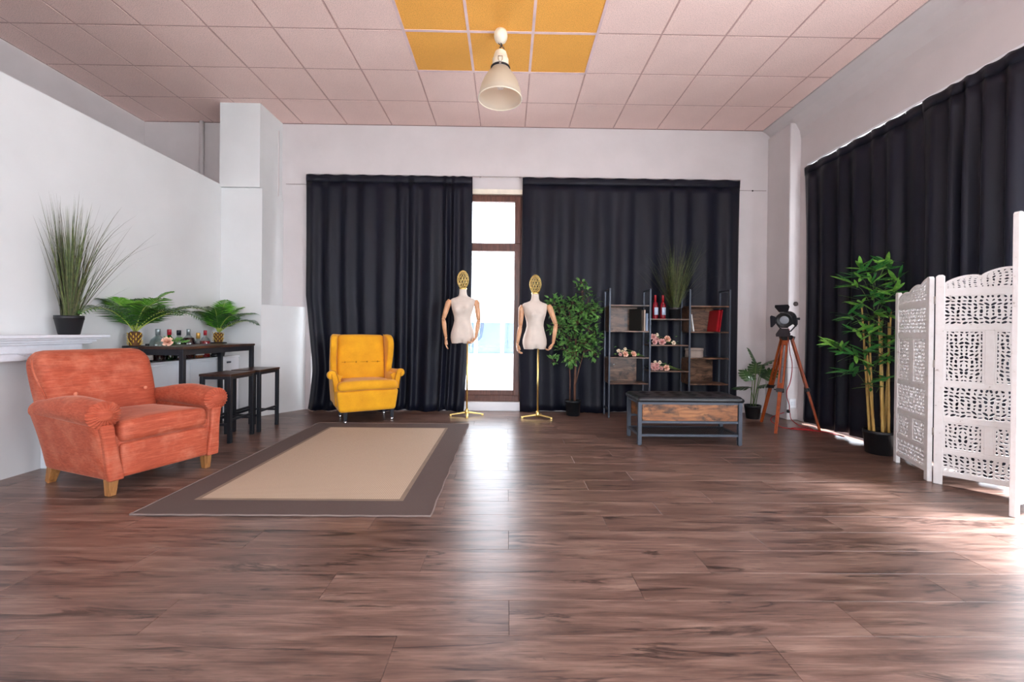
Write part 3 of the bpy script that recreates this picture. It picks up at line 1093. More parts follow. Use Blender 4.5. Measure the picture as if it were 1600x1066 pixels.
g.build('foot_rail', 'metal_black', BT)

def stool(label, loc):
    st = thing('bar_stool', label, 'stool', loc, 0, 'backless stools at the bar table')
    H_, w_, d_ = .652, .30, .385
    G().box(-w_ / 2, w_ / 2, -d_ / 2, d_ / 2, H_ - .022, H_).build('seat', 'stool_walnut', st, bevel=.002)
    for sx in (-1, 1):
        for sy in (-1, 1):
            x, y = sx * (w_ / 2 - .02), sy * (d_ / 2 - .02)
            G().box(x - .0165, x + .0165, y - .0165, y + .0165, 0, H_ - .0225).build('leg', 'metal_black', st, bevel=.003)
    g_ = G()
    for sx in (-1, 1):
        x = sx * (w_ / 2 - .02)
        g_.box(x - .012, x + .012, -d_ / 2 + .037, d_ / 2 - .037, H_ - .05, H_ - .0225)
    for sy in (-1, 1):
        y = sy * (d_ / 2 - .02)
        g_.box(-w_ / 2 + .037, w_ / 2 - .037, y - .012, y + .012, H_ - .05, H_ - .0225)
    g_.build('apron', 'metal_black', st)
    for sx, zz in ((1, .205), (-1, .205)):
        x = sx * (w_ / 2 - .02)
        G().box(x - .01, x + .01, -d_ / 2 + .037, d_ / 2 - .037, zz, zz + .02).build('foot_rail', 'metal_black', st)
    for sy in (-1, 1):
        y = sy * (d_ / 2 - .02)
        G().box(-w_ / 2 + .037, w_ / 2 - .037, y - .01, y + .01, .165, .185).build('foot_rail', 'metal_black', st)
stool('dark backless bar stool nearer the orange armchair', (-2.745, 4.155, 0))
stool('dark backless bar stool farther from the orange armchair, by the column', (-2.735, 4.60, 0))

# ================================================================== LOW CABINET, MANTELPIECE
cb = thing('low_cabinet', 'long low white cabinet behind the bar table holding bottles', 'cabinet', (-3.43, 4.40, 0))
G().box(-.12, .115, -.80, .80, 0, .735).build('body', 'gloss_white', cb)
G().box(-.12, .128, -.805, .805, .735, .757).build('top', 'gloss_white', cb, bevel=.004)
g = G()
for k in range(2):
    y0 = -.79 + k * .795
    d_ = G().box(.115, .128, y0, y0 + .785, .03, .72).build('door', 'gloss_white', cb, bevel=.003)
hn = G().rbox((.131, .60, .685), (.008, .075, .022), .004, 4).build('label_plate', 'metal_slate', cb)
mp_ = thing('mantelpiece', 'white mantelpiece with a carved scroll frieze on the left wall', 'mantelpiece', (XP, 2.35, 0))
G().box(.002, .225, -1.25, 1.20, 1.0, 1.022).build('shelf', 'relief_white', mp_, bevel=.004)
g = G()
for k, (d_, z0, z1) in enumerate(((.195, .985, 1.0), (.17, .965, .985), (.155, .95, .965))):
    g.box(.002, d_, -1.22 + .01 * k, 1.16 - .02 * k, z0, z1)
g.build('cornice', 'relief_white', mp_, bevel=.004)
fz = G().box(.002, .13, -1.15, 1.06, .842, .95).build('frieze', 'relief_white', mp_)
g = G()
pts = [(.132, -1.0 + 1.95 * k / 120, .895 + .018 * math.sin(k * .16) * math.cos(k * .05)) for k in range(121)]
g.tube(pts, .006, 6)
pts = [(.132, .0 + .85 * k / 60, .885 + .016 * math.sin(k * .33 + 1)) for k in range(61)]
g.tube(pts, .004, 6)
g.build('scroll_relief', 'relief_white', fz)
G().box(.002, .115, .88, 1.05, 0, .842).build('pilaster', 'relief_white', mp_)
G().box(.002, .115, -1.14, -.97, 0, .842).build('pilaster', 'relief_white', mp_)

# ================================================================== PENDANT LAMP
PD = thing('pendant_lamp', 'large bell-shaped frosted pendant lamp under the orange ceiling tiles', 'lamp', (-.09, 3.885, 3.235))
G().lathe([(.0, .515), (.025, .519), (.048, .535), (.06, .56), (.063, .58), (.06, .605), (.052, .627)], 28).build('ceiling_rose', 'lamp_ivory', PD)
g = G()
g.tube([(0, 0, .525), (.004, 0, .51), (.012, 0, .50), (.006, 0, .488), (-.006, 0, .478), (0, 0, .465), (.008, 0, .455), (0, 0, .44)], .006, 7)
g.tube([(-.02, .0, .515), (-.01, 0, .505), (.01, 0, .49), (.03, 0, .47), (.035, 0, .45)], .004, 6)
g.build('hook', 'cable_dark', PD)
G().lathe([(.0, .452), (.03, .448), (.052, .43), (.062, .40), (.066, .37), (.074, .365), (.074, .345), (.078, .31), (.082, .285), (.0, .285)], 32).build('housing', 'lamp_ivory', PD)
G().lathe([(.088, .275), (.091, .28), (.091, .288), (.088, .292), (.078, .285)], 32).build('clamp_ring', 'metal_black', PD)
g = G().tube([(-.018, -.083, .345), (-.018, -.09, .31), (.0, -.097, .28), (.018, -.09, .31), (.018, -.083, .345), (-.018, -.083, .345)], .0035, 6)
g.lathe([(.01, 0), (.012, .006), (.0, .012)], 10, (0, -.092, .275), rot=Matrix.Rotation(PI / 2, 3, 'X'))
g.build('clip', 'chrome', PD)
pro = [(.078, .285), (.086, .265), (.112, .235), (.145, .185), (.172, .125), (.190, .065), (.200, .0)]
inn = [(r - .004, z) for r, z in reversed(pro)]
g = G()
n_ = 56
allp = pro + inn
vs = [(r * math.cos(2 * PI * k / n_), r * math.sin(2 * PI * k / n_), z) for r, z in allp for k in range(n_)]
fs = [(j * n_ + k, j * n_ + (k + 1) % n_, (j + 1) * n_ + (k + 1) % n_, (j + 1) * n_ + k) for j in range(len(allp) - 1) for k in range(n_)]
g.add(vs, fs, True)
g.build('bell_shade', 'frosted_shade', PD)
g = G().tube([(.2 * math.cos(2 * PI * k / 56), .2 * math.sin(2 * PI * k / 56), 0) for k in range(57)], .005, 8)
g.build('rim', 'lamp_ivory', PD)
G().lathe([(.018, .28), (.02, .22), (.034, .17), (.04, .13), (.03, .10), (.0, .09)], 16).build('bulb', 'label_white', PD)

# ================================================================== POTS AND PLANTS
def pot(root, r_top, r_bot, h, c=(0, 0, 0), rim=.012, name='pot'):
    x, y, z = c
    o_ = G().lathe([(r_bot * .9, 0), (r_bot, .004), (r_top * .97, h - .03), (r_top, h - .03), (r_top, h), (r_top - rim, h), (r_top - rim - .004, h - .03)], 28, c).build(name, 'plastic_black', root)
    G().lathe([(.001, h - .034), (r_top - rim - .002, h - .034), (r_top - rim - .002, h - .029), (.001, h - .026)], 20, c).build('soil', 'pot_inner', root)
    return o_

def blade(g_, base, az, length, lean, curl, w, seg=9, flat=False):
    # ribbon bending outwards: narrow grass leaf
    d = Vector((math.cos(az), math.sin(az), 0))
    side = Vector((-d.y, d.x, 0))
    p = Vector(base)
    ang = lean
    vs, fs = [], []
    st = length / seg
    for k in range(seg + 1):
        q = k / seg
        ww = w * (1 - q ** 1.6) * (.6 + .4 * min(1, q * 4)) + .0004
        vs += [p - side * ww / 2, p + side * ww / 2 + d * ww * .25]
        p = p + (d * math.sin(ang) + Vector((0, 0, 1)) * math.cos(ang)) * st
        ang += curl / seg * (.3 + 1.4 * q)
    for k in range(seg):
        fs.append((2 * k, 2 * k + 1, 2 * k + 3, 2 * k + 2))
    g_.add(vs, fs, True)

def grass(label, loc, r_top, r_bot, ph, n, hmin, hmax, lean, seed, mats, xbias=0, wallx=None):
    R_ = random.Random(seed)
    root = thing('potted_grass', label, 'plant', loc)
    pot(root, r_top, r_bot, ph)
    for mi, mname in enumerate(mats):
        g_ = G()
        for k in range(n):
            az = R_.uniform(0, 2 * PI)
            rr = r_top * .55 * math.sqrt(R_.random())
            L = R_.uniform(hmin, hmax) * (1 if R_.random() > .2 else .72)
            ln = abs(R_.gauss(0, lean))
            cu = abs(R_.gauss(.3, .3)) if R_.random() > .12 else R_.uniform(.8, 1.5)
            if wallx is not None and math.cos(az) * wallx > 0:
                ln *= .25; cu *= .2
            blade(g_, (rr * math.cos(az), rr * math.sin(az), ph - .03), az + R_.uniform(-.3, .3) * (0 if wallx else 1), L, ln, cu, R_.uniform(.004, .008))
        if wallx:
            g_.v = [(max(x, -.122), y, z) for x, y, z in g_.v]
        else:
            g_.v = [(x, min(y, .185), z) for x, y, z in g_.v]
        o_ = g_.build('blades', mname, root, fix=False)
        o_['kind'] = 'stuff'
    return root
grass('tall wispy potted grass standing on the white mantelpiece', (-3.425, 3.31, 1.022), .086, .062, .15, 130, .55, 1.0, .24, 4, ('grass_green', 'grass_olive'), wallx=-1)
grass('tall dark potted grass on the top middle shelf of the black shelving', (2.16, 5.385, 1.262), .075, .056, .15, 110, .6, .92, .30, 9, ('grass_olive', 'grass_green'))

def frond_mesh(L, droop, nl, ll, seed, wide=1.0):
    R_ = random.Random(seed)
    rib, lf = G(), G()
    pts, dirs = [], []
    p = Vector((0, 0, 0)); a = 0.0
    N = 22
    for k in range(N + 1):
        pts.append(p.copy()); dirs.append(Vector((math.cos(a), 0, math.sin(a))))
        p = p + dirs[-1] * L / N
        a -= droop / N * (.4 + 1.2 * k / N)
    rib.tube(pts, [.006 * (1 - .8 * k / N) for k in range(N + 1)], 5)
    for k in range(nl):
        q = .12 + .88 * k / (nl - 1)
        f_ = q * N
        i = min(int(f_), N - 1)
        b = pts[i].lerp(pts[i + 1], f_ - i)
        t_ = dirs[i]
        nz = Vector((-t_.z, 0, t_.x))
        l_ = ll * math.sin(PI * min(1, .12 + q * .86)) ** .7 * R_.uniform(.9, 1.08)
        for s_ in (-1, 1):
            fw = .35 + .55 * q
            d_ = (Vector((0, s_, 0)) * wide + t_ * fw + nz * R_.uniform(.05, .22)).normalized()
            w_ = .0125
            sd = t_ * w_
            mid = b + d_ * l_ * .5 + nz * .006
            tip = b + d_ * l_ - nz * l_ * .18
            lf.add([b - sd * .5, b + sd * .5, mid + sd * .62, tip, mid - sd * .62], [(0, 1, 2, 4), (4, 2, 3)], True)
    return rib, lf

def palm(label, loc, n, L, seed, trunk_h, pot_r, pot_h, scale=1, azs=None):
    R_ = random.Random(seed)
    root = thing('potted_palm', label, 'plant', loc)
    pot(root, pot_r, pot_r * .72, pot_h)
    tk = G().lathe([(.032, pot_h - .04), (.04, pot_h), (.046, pot_h + trunk_h * .5), (.05, pot_h + trunk_h * .85), (.03, pot_h + trunk_h)], 16).build('trunk', 'palm_trunk', root)
    g_ = G()
    rows = int(trunk_h / .022)
    for j in range(rows):
        for k in range(9):
            a = 2 * PI * (k + .5 * (j % 2)) / 9
            z = pot_h + .01 + j * .022
            r_ = .046
            b = Vector((r_ * math.cos(a), r_ * math.sin(a), z))
            o_ = Vector((math.cos(a), math.sin(a), 0))
            if R_.random() < .75:
                g_.bar(b, b + o_ * .012 + Vector((0, 0, .022)), .007, .005, (0, 0, 1), .004, .003)
    g_.build('trunk_scales', 'palm_scale', tk)
    zt = pot_h + trunk_h - .01
    for k in range(n):
        inner = k >= n * .62
        az = azs[k] if azs else 2 * PI * k / (n * .62) + R_.uniform(-.2, .2) if not inner else 2 * PI * (k + .5) / (n * .38) + R_.uniform(-.3, .3)
        el = R_.uniform(.7, 1.1) if not inner else R_.uniform(1.1, 1.45)
        dr = R_.uniform(1.15, 1.6) if not inner else R_.uniform(.6, 1.0)
        # keep off the wall on the left
        LL = L * (R_.uniform(.9, 1.08) if not inner else R_.uniform(.72, .9))
        if math.cos(az) < -.35:
            el = max(el, 1.25); LL *= .7
        rib, lf = frond_mesh(LL, dr, 23, L * .36, seed * 31 + k)
        M_ = Matrix.Translation((0, 0, zt)) @ Matrix.Rotation(az, 4, 'Z') @ Matrix.Rotation(-el, 4, 'Y') @ Matrix.Translation((.02, 0, 0))
        for gg in (lf, rib):      # leaves touching the wall lie along it
            gg.move(M_)
            gg.v = [(max(x, XP + .006 - loc[0]), y, z) for x, y, z in gg.v]
        f_ = lf.build('frond', 'palm_light' if inner else 'palm_green', root, fix=False)
        rib.build('midrib', 'rib_yellow', f_, fix=False)
    return root
palm('larger potted palm between the mantelpiece and the bottles', (-3.405, 3.865, .757), 13, .59, 5, .13, .088, .16)
palm('smaller potted palm at the right end of the low white cabinet', (-3.385, 4.94, .757), 12, .50, 8, .115, .085, .165)

# ---- ficus tree
fi = thing('potted_ficus', 'leafy potted ficus tree with slim trunks beside the black shelving', 'tree', (.865, 5.44, 0))
pot(fi, .10, .085, .20)
R_ = random.Random(21)
trk = G()
main = [(.02, 0, .17), (.022, 0, .5), (.03, .0, .9), (.025, 0, 1.1), (.04, 0, 1.35)]
trk.tube(main, [.017, .015, .012, .010, .006], 8)
trk.build('trunk', 'bark_brown', fi)
ends = []
br = [[(-.045, 0, .17), (-.04, .01, .45), (-.055, .0, .72), (-.10, -.02, .95), (-.18, -.02, 1.2), (-.20, -.03, 1.4)],
      [(.03, 0, .42), (.075, -.01, .62), (.125, -.02, .82), (.17, -.03, 1.05), (.22, -.03, 1.25)],
      [(.028, 0, 1.05), (-.03, -.01, 1.2), (-.08, -.01, 1.42)], [(.026, 0, 1.12), (.08, 0, 1.28), (.12, -.01, 1.46), (.10, 0, 1.62)],
      [(.03, 0, .8), (-.06, -.03, .92), (-.12, -.05, .98)], [(.03, 0, .75), (.0, -.05, .85), (-.05, -.08, .82)], [(.125, -.02, .82), (.2, -.02, .86), (.25, -.03, .82)]]
for b in br:
    G().tube(b, [.009 * (1 - .6 * k / (len(b) - 1)) for k in range(len(b))], 6).build('branch', 'bark_brown', fi)
def ficus_leaf(g_, p, d, L, w, rl):
    d = d.normalized()
    ref = Vector((0, 0, 1)) if abs(d.z) < .9 else Vector((1, 0, 0))
    s_ = d.cross(ref).normalized()
    s_ = (Matrix.Rotation(rl, 3, d) @ s_)
    n_ = s_.cross(d)
    g_.add([p, p + d * L * .3 + s_ * w * .8 + n_ * w * .2, p + d * L * .62 + s_ * w * .7 + n_ * w * .15, p + d * L - n_ * L * .12, p + d * L * .62 - s_ * w * .7 + n_ * w * .15, p + d * L * .3 - s_ * w * .8 + n_ * w * .2, p + d * L * .45],
           [(0, 1, 6), (1, 2, 6), (2, 3, 6), (3, 4, 6), (4, 5, 6), (5, 0, 6)], True)
cl = [(-.20, -.02, 1.40, .13), (-.12, 0, 1.30, .12), (-.27, -.04, 1.46, .09), (-.02, 0, 1.46, .11), (.10, -.02, 1.60, .10), (.09, -.02, 1.72, .06), (.17, -.03, 1.44, .14), (.24, -.03, 1.36, .11), (.06, -.05, 1.22, .13), (.18, -.04, 1.12, .13),
      (-.10, -.04, 1.14, .13), (-.20, -.05, 1.16, .10), (-.06, -.08, .98, .13), (.08, -.08, .95, .15), (-.14, -.08, .86, .12), (.0, -.10, .82, .13), (.20, -.05, .92, .13), (.26, -.04, 1.02, .10), (.27, -.03, .80, .07), (-.05, -.08, .72, .08), (-.27, -.05, .72, .05), (.10, -.04, 1.34, .12), (-.28, -.05, 1.12, .05)]
lf = G()
tw = G()
for x, y, z, rr in cl:
    for k in range(int(46 * (rr / .12) ** 1.5)):
        v_ = Vector((R_.gauss(0, 1), R_.gauss(0, 1) * .75, R_.gauss(0, 1))).normalized() * rr * R_.random() ** .45
        p = Vector((x, y, z)) + v_
        p.y = min(p.y, .10)
        d_ = (v_.normalized() * .7 + Vector((R_.uniform(-.6, .6), R_.uniform(-.9, .1), R_.uniform(-.3, .5))))
        ficus_leaf(lf, p, d_, R_.uniform(.06, .095), R_.uniform(.015, .023), R_.uniform(-1, 1))
    for k in range(5):
        v_ = Vector((R_.gauss(0, 1), R_.gauss(0, 1) * .5, R_.gauss(0, 1))).normalized() * rr * .8
        tw.tube([Vector((x, y, z)) - v_ * .4, Vector((x, y, z)) + v_], .002, 4)
o = lf.build('foliage', 'ficus_green', fi, fix=False); o['kind'] = 'stuff'
tw.build('twigs', 'bark_brown', fi)['kind'] = 'stuff'

# ---- bamboo
bb = thing('potted_bamboo', 'tall potted bamboo with pale canes in front of the right curtain', 'plant', (3.425, 3.80, 0))
pot(bb, .125, .105, .215)
R_ = random.Random(33)
canes = [((-.07, -.02), (-.16, -.03), .98), ((-.035, .03), (-.07, .05), 1.22), ((-.01, -.04), (-.06, -.04), 1.28), ((.03, .0), (.02, .02), 1.22), ((.055, -.03), (.04, -.03), 1.20), ((.07, .03), (.09, .0), 1.3), ((-.05, .05), (-.13, .06), 1.35)]
leaf_pts = []
for (bx, by), (tx, ty), h_ in canes:
    pts, rs = [], []
    for k in range(25):
        q = k / 24
        pts.append((bx + (tx - bx) * q, by + (ty - by) * q, .18 + (h_ - .18) * q))
        rs.append((.012 - .006 * q) * (1.14 if k % 4 == 0 else 1))
    G().tube(pts, rs, 8).build('cane', 'cane', bb)
    for k in range(7):
        q = R_.uniform(.42, 1.0)
        leaf_pts.append((Vector((bx + (tx - bx) * q, by + (ty - by) * q, .18 + (h_ - .18) * q)), R_.uniform(.12, .28)))
def bleaf():
    g_ = G()
    vs, fs = [], []
    for k in range(7):
        q = k / 6
        w = .010 * math.sin(PI * min(1, .1 + q * .9)) ** .7
        vs += [(q, -w * 8, .0 - .10 * q * q + .01), (q, 0, -.10 * q * q), (q, w * 8, -.10 * q * q + .01)]
    for k in range(6):
        a = 3 * k
        fs += [(a, a + 3, a + 4, a + 1), (a + 1, a + 4, a + 5, a + 2)]
    return g_.add(vs, fs, True)
LM = {c: bleaf().mesh('leaf', c) for c in ('bamboo_green', 'bamboo_light')}
extra = [(-.47, -.04, .98), (-.42, 0, 1.02), (-.36, -.05, 1.28), (-.30, -.05, 1.55), (-.22, -.02, 1.72), (-.26, -.06, 1.62), (-.12, -.03, 1.60), (.03, -.02, 1.74), (.07, -.02, 1.78), (.13, -.05, 1.62), (.10, -.06, 1.52), (-.34, -.05, .78), (-.25, -.06, 1.40), (-.05, -.06, 1.42), (-.16, -.08, 1.12), (-.30, -.06, 1.15), (-.08, -.1, .92), (.0, -.1, .72), (-.16, -.08, .66), (.06, -.08, 1.1), (-.20, -.04, .95), (-.12, -.06, 1.3), (.02, -.08, 1.3), (-.22, -.1, 1.26), (-.06, -.08, 1.2), (-.02, -.09, 1.02), (-.12, -.05, 1.48), (.05, -.05, 1.46), (-.30, -.05, .92), (-.2, -.08, .82), (.04, -.08, .9), (-.1, -.02, 1.7)]
twg = G()
nleaf = 0
for x, y, z in extra:
    tip = Vector((x, y, z))
    bs = Vector((-.05 + (x + .05) * .25, 0, z - .16))
    twg.tube([bs, (bs + tip) / 2 + Vector((0, 0, .03)), tip], [.003, .002, .0012], 5)
    out = Vector((x + .04, y * 1.2 - .05, .06))
    a0 = math.atan2(out.y, out.x)
    for k in range(9):
        nleaf += 1
        az = a0 + R_.uniform(-1.3, 1.3) + (R_.choice((0, 0, 0, PI)) if abs(x) < .1 else 0)
        el = R_.uniform(-.35, .75)
        L = R_.uniform(.11, .20)
        if tip.x + L * math.cos(az) > .10:
            az = PI - az
        M_ = Matrix.Translation(tip.lerp(bs, R_.random() * .35)) @ Matrix.Rotation(az, 4, 'Z') @ Matrix.Rotation(-el, 4, 'Y') @ Matrix.Rotation(R_.uniform(-.8, .8), 4, 'X') @ Matrix.Diagonal((L, L * 1.15, L, 1))
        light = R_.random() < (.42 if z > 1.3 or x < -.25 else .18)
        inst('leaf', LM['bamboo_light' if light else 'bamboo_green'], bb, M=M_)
twg.build('twigs', 'stem_green', bb)['kind'] = 'stuff'

# ---- monstera
mo = thing('potted_monstera', 'small potted monstera with split leaves beside the tripod lamp', 'plant', (3.155, 5.33, 0))
pot(mo, .098, .075, .175)
R_ = random.Random(5)
def monstera_leaf(L, seed):
    r2_ = random.Random(seed)
    g_ = G()
    # outline with deep slits: pairs of lobes either side of the rib
    n_ = 5
    rib = [(L * k / 10, 0, -.06 * L * (k / 10) ** 2 * 2) for k in range(11)]
    for s_ in (-1, 1):
        for k in range(n_):
            q0, q1 = k / n_, (k + .93) / n_
            w = L * .6 * math.sin(PI * min(1, .22 + .72 * (k + .5) / n_)) ** .7
            a = Vector((q0 * L, 0, -.12 * L * q0 * q0)); b = Vector((q1 * L, 0, -.12 * L * q1 * q1))
            sh = L * (.10 + .12 * k / n_)
            c = Vector((q0 * L + sh * .9, s_ * w * .95, -.10 * L - .12 * L * q0)); d = Vector((q1 * L + sh * 1.1, s_ * w, -.12 * L - .12 * L * q1))
            m1 = a.lerp(c, .5) + Vector((0, 0, .05 * L)); m2 = b.lerp(d, .5) + Vector((0, 0, .05 * L))
            tip = (c + d) / 2 + Vector((L * .06, s_ * L * .05, -.03 * L))
            f_ = [(0, 1, 3, 2), (2, 3, 5, 4), (4, 5, 6)]
            g_.add([a, b, m1, m2, c, d, tip], f_, True)
        # web near the rib
        g_.add([(0, 0, 0), (L, 0, -.12 * L), (L * .92, s_ * L * .14, -.10 * L), (L * .3, s_ * L * .25, 0)], [(0, 1, 2, 3)], True)
    g_.add([(L * .9, -.05 * L, -.10 * L), (L * .9, .05 * L, -.10 * L), (L * 1.22, 0, -.20 * L)], [(0, 1, 2)], True)
    g_.tube(rib, .0025, 4)
    return g_
for k, (tx, ty, tz, az, el, L, roll) in enumerate(((.02, -.04, .74, 1.9, 1.2, .18, .6), (.13, -.03, .72, .15, .45, .21, -.4), (.10, -.05, .56, -.2, .7, .19, .5), (-.06, -.06, .52, 2.0, .9, .17, -.3), (-.08, -.05, .43, 3.05, .15, .18, .3), (.06, -.07, .46, -1.2, .3, .16, .2), (.05, .0, .60, 1.0, 1.1, .16, 0))):
    b = (R_.uniform(-.03, .03), R_.uniform(-.02, .02), .14)
    tip = Vector((tx * .7, ty, tz - .03))
    G().tube([b, ((b[0] + tip.x) / 2, (b[1] + tip.y) / 2, (b[2] + tip.z) / 2 + .02), tip], [.006, .005, .004], 6).build('stem', 'stem_green', mo)
    o_ = monstera_leaf(L, k).build('leaf', 'monstera_green', mo, fix=False)
    o_.matrix_local = Matrix.Translation(tip) @ Matrix.Rotation(az, 4, 'Z') @ Matrix.Rotation(-el, 4, 'Y') @ Matrix.Rotation(roll, 4, 'X')

# ================================================================== BOTTLES ON THE CABINET
def bottle(label, loc, prof, glass, liquid=None, cap='cap_black', caph=.035, capr=.014, label_band=None, lab_mat='label_white', group='bottles on the low cabinet', name='bottle', rot=0):
    b_ = thing(name, label, 'bottle', loc, rot, group)
    if 'cabinet' in group:
        b_.scale = (1.12, 1.12, 1.12)
    G().lathe(prof, 20).build('glass_body', glass, b_)
    if liquid:
        lm_, zmax = liquid
        lp = [(max(.001, r - .003), max(.004, z)) for r, z in prof if z <= zmax]
        lp.append((max(.001, lp[-1][0]), zmax))
        G().lathe([(.001, .004)] + lp[1:], 18).build('liquid', lm_, b_)
    top = prof[-1][1]
    G().lathe([(capr, top - caph), (capr, top + .002), (capr * .9, top + .006), (.001, top + .006)], 16).build('cap', cap, b_)
    if label_band:
        z0, z1, r_ = label_band
        G().grid(lambda u_, v_: (r_ * math.cos(-2.2 + 3.0 * u_), r_ * math.sin(-2.2 + 3.0 * u_), z0 + (z1 - z0) * v_), 16, 1).build('label', lab_mat, b_, solid=.0008, fix=False)
    return b_
ZC = .7575
round_ = [(.001, 0), (.052, .002), (.056, .01), (.060, .11), (.060, .15), (.048, .19), (.022, .215), (.014, .225), (.014, .275)]
slim = [(.001, 0), (.036, .002), (.038, .01), (.038, .16), (.030, .19), (.015, .215), (.013, .265)]
green = [(.001, 0), (.042, .002), (.044, .01), (.046, .14), (.040, .175), (.022, .205), (.013, .22), (.013, .272)]
low = [(.001, 0), (.044, .002), (.046, .01), (.047, .12), (.035, .15), (.016, .17), (.014, .21)]
tall = [(.001, 0), (.042, .002), (.045, .01), (.045, .155), (.035, .185), (.016, .205), (.013, .265)]
XBt = -3.39
bottle('clear round-shouldered bottle with silver cap, first beside the larger palm', (XBt, 4.10, ZC), round_, 'bottle_clear', ('liquid_dark', .07), 'foil_silver', .05, .018)
bottle('green glass bottle with a red cap behind the rose', (XBt, 4.235, ZC), green, 'bottle_green', ('glass_dark', .06), 'cap_red', .045, .016)
bottle('slim clear bottle with a navy cap', (XBt + .01, 4.345, ZC), slim, 'bottle_clear', None, 'cap_black', .04, .017)
bottle('round bottle of dark red liqueur with a steel cap', (XBt, 4.488, ZC), round_, 'bottle_clear', ('liquid_dark', .20), 'foil_silver', .05, .016, None)
bottle('amber bottle with a gold stopper and white label', (XBt + .01, 4.615, ZC), low + [(.014, .24)], 'bottle_clear', ('liquid_amber', .09), 'cap_gold', .05, .017, (.03, .075, .0485))
bottle('clear bottle half full of bright red liqueur beside the smaller palm', (XBt, 4.735, ZC), tall, 'bottle_clear', ('liquid_red', .165), 'cap_red', .045, .015, (.04, .12, .0465), 'label_blue')
bottle('low dark flask with pale label at the left end of the bottles', (XBt, 3.98, ZC), [(.001, 0), (.035, .002), (.037, .01), (.037, .10), (.012, .13), (.012, .15)], 'glass_dark', None, 'cap_black', .02, .014, (.02, .085, .0385))
jar = [(.001, 0), (.026, .002), (.028, .01), (.028, .055), (.022, .065)]
bottle('small squat black jar between the green and the slim bottle', (XBt + .065, 4.275, ZC), jar, 'glass_dark', None, 'cap_black', .012, .023)
ob = thing('sunglasses_case', 'small black oval case next to the smaller palm pot', 'case', (-3.345, 4.815, ZC))
G().rbox((0, 0, .018), (.05, .07, .036), .017, 6).build('shell', 'plastic_black', ob)
G().tube([(.026 * math.cos(a / 16 * 2 * PI), .036 * math.sin(a / 16 * 2 * PI), .018) for a in range(17)], .0012, 4).build('seam', 'metal_slate', ob)

# ---- roses
def rose_bloom(col, R0=.03, seed=0):
    r_ = random.Random(seed)
    g_ = G()
    rings = [(3, .28, .95, .1), (4, .48, .85, .35), (5, .72, .7, .62), (6, 1.0, .45, .95)]
    for n_, rr, hh, op in rings:
        for k in range(n_):
            a0 = 2 * PI * k / n_ + rr * 5 + r_.uniform(-.2, .2)
            w = 2 * PI / n_ * .72
            def pet(u_, v_, a0=a0, w=w, rr=rr, hh=hh, op=op):
                a = a0 + (u_ - .5) * 2 * w * (.5 + .5 * math.sin(PI * min(1, v_ + .25)))
                r1 = R0 * (rr * (.35 + .65 * v_ ** .7) + op * .22 * v_ ** 3)
                z = R0 * (hh * v_ * 1.25 - op * .28 * max(0, v_ - .7) * 3 * (1 - 2 * abs(u_ - .5)) ) - R0 * .3
                return (r1 * math.cos(a), r1 * math.sin(a), z)
            g_.grid(pet, 5, 4)
    return g_.mesh('bloom', col)
BL = [rose_bloom('rose_peach', .03, 1), rose_bloom('rose_pink', .03, 2), rose_bloom('rose_cream', .022, 3)]
def rose_leaves(g_, R_, c, n_, spread, L=.04):
    for _ in range(n_):
        p = Vector(c) + Vector((R_.gauss(0, spread), R_.gauss(0, spread * .5), abs(R_.gauss(0, spread * .35)) + .012))
        d_ = Vector((R_.uniform(-1, 1), R_.uniform(-1, .4), R_.uniform(-.1, .5)))
        ficus_leaf(g_, p, d_, L * R_.uniform(.7, 1.2), L * .28, R_.uniform(-1, 1))
def bouquet(label, loc, blooms, stem_to, seed):
    R_ = random.Random(seed)
    b_ = thing('rose_bouquet', label, 'flowers', loc, 0, 'rose bouquets lying on the shelves')
    st = G()
    for k, (x, y, z, kind, s_) in enumerate(blooms):
        h_ = Vector((x, y, z))
        e_ = Vector((stem_to + R_.uniform(-.04, .02), R_.uniform(-.04, .04), .006 + .004 * (k % 3)))
        st.tube([h_ + Vector((0, .02, -.005)), h_.lerp(e_, .3) + Vector((0, .02, .01)), e_], .0028, 5)
        d_ = Vector((R_.uniform(-.35, .35), -.85, R_.uniform(.1, .6)))
        q = d_.to_track_quat('Z', 'Y').to_matrix().to_4x4()
        inst('bloom', BL[kind], b_, M=Matrix.Translation(h_) @ q @ Matrix.Scale(s_, 4))
    st.build('stems', 'stem_green', b_)
    lg = G()
    cx = sum(b[0] for b in blooms) / len(blooms)
    rose_leaves(lg, R_, (cx + .04, .03, .01), 34, .075)
    rose_leaves(lg, R_, (cx + .12 * (1 if stem_to > cx else -1), .03, .0), 12, .05)
    o_ = lg.build('leaves', 'ficus_green', b_, fix=False)
    o_['kind'] = 'stuff'
    return b_
r1 = thing('rose', 'single peach rose lying on the bar table', 'flower', (-3.115, 3.87, .9155))
inst('bloom', BL[0], r1, M=Matrix.Translation((0, 0, .043)) @ Vector((.5, -.75, .35)).to_track_quat('Z', 'Y').to_matrix().to_4x4() @ Matrix.Scale(1.25, 4))
g = G().tube([(-.02, .03, .028), (-.03, .12, .012), (-.05, .36, .004)], .003, 5)
g.build('stem', 'stem_green', r1)
g = G()
R_ = random.Random(3)
for k in range(16):
    ficus_leaf(g, Vector((-.03 + R_.uniform(-.03, .03), .05 + k * .013, .02 + R_.uniform(0, .03))), Vector((R_.uniform(-.6, .9), R_.uniform(-.5, .8), R_.uniform(.1, .9))), .055, .015, R_.uniform(-1, 1))
g.build('leaves', 'ficus_green', r1, fix=False)

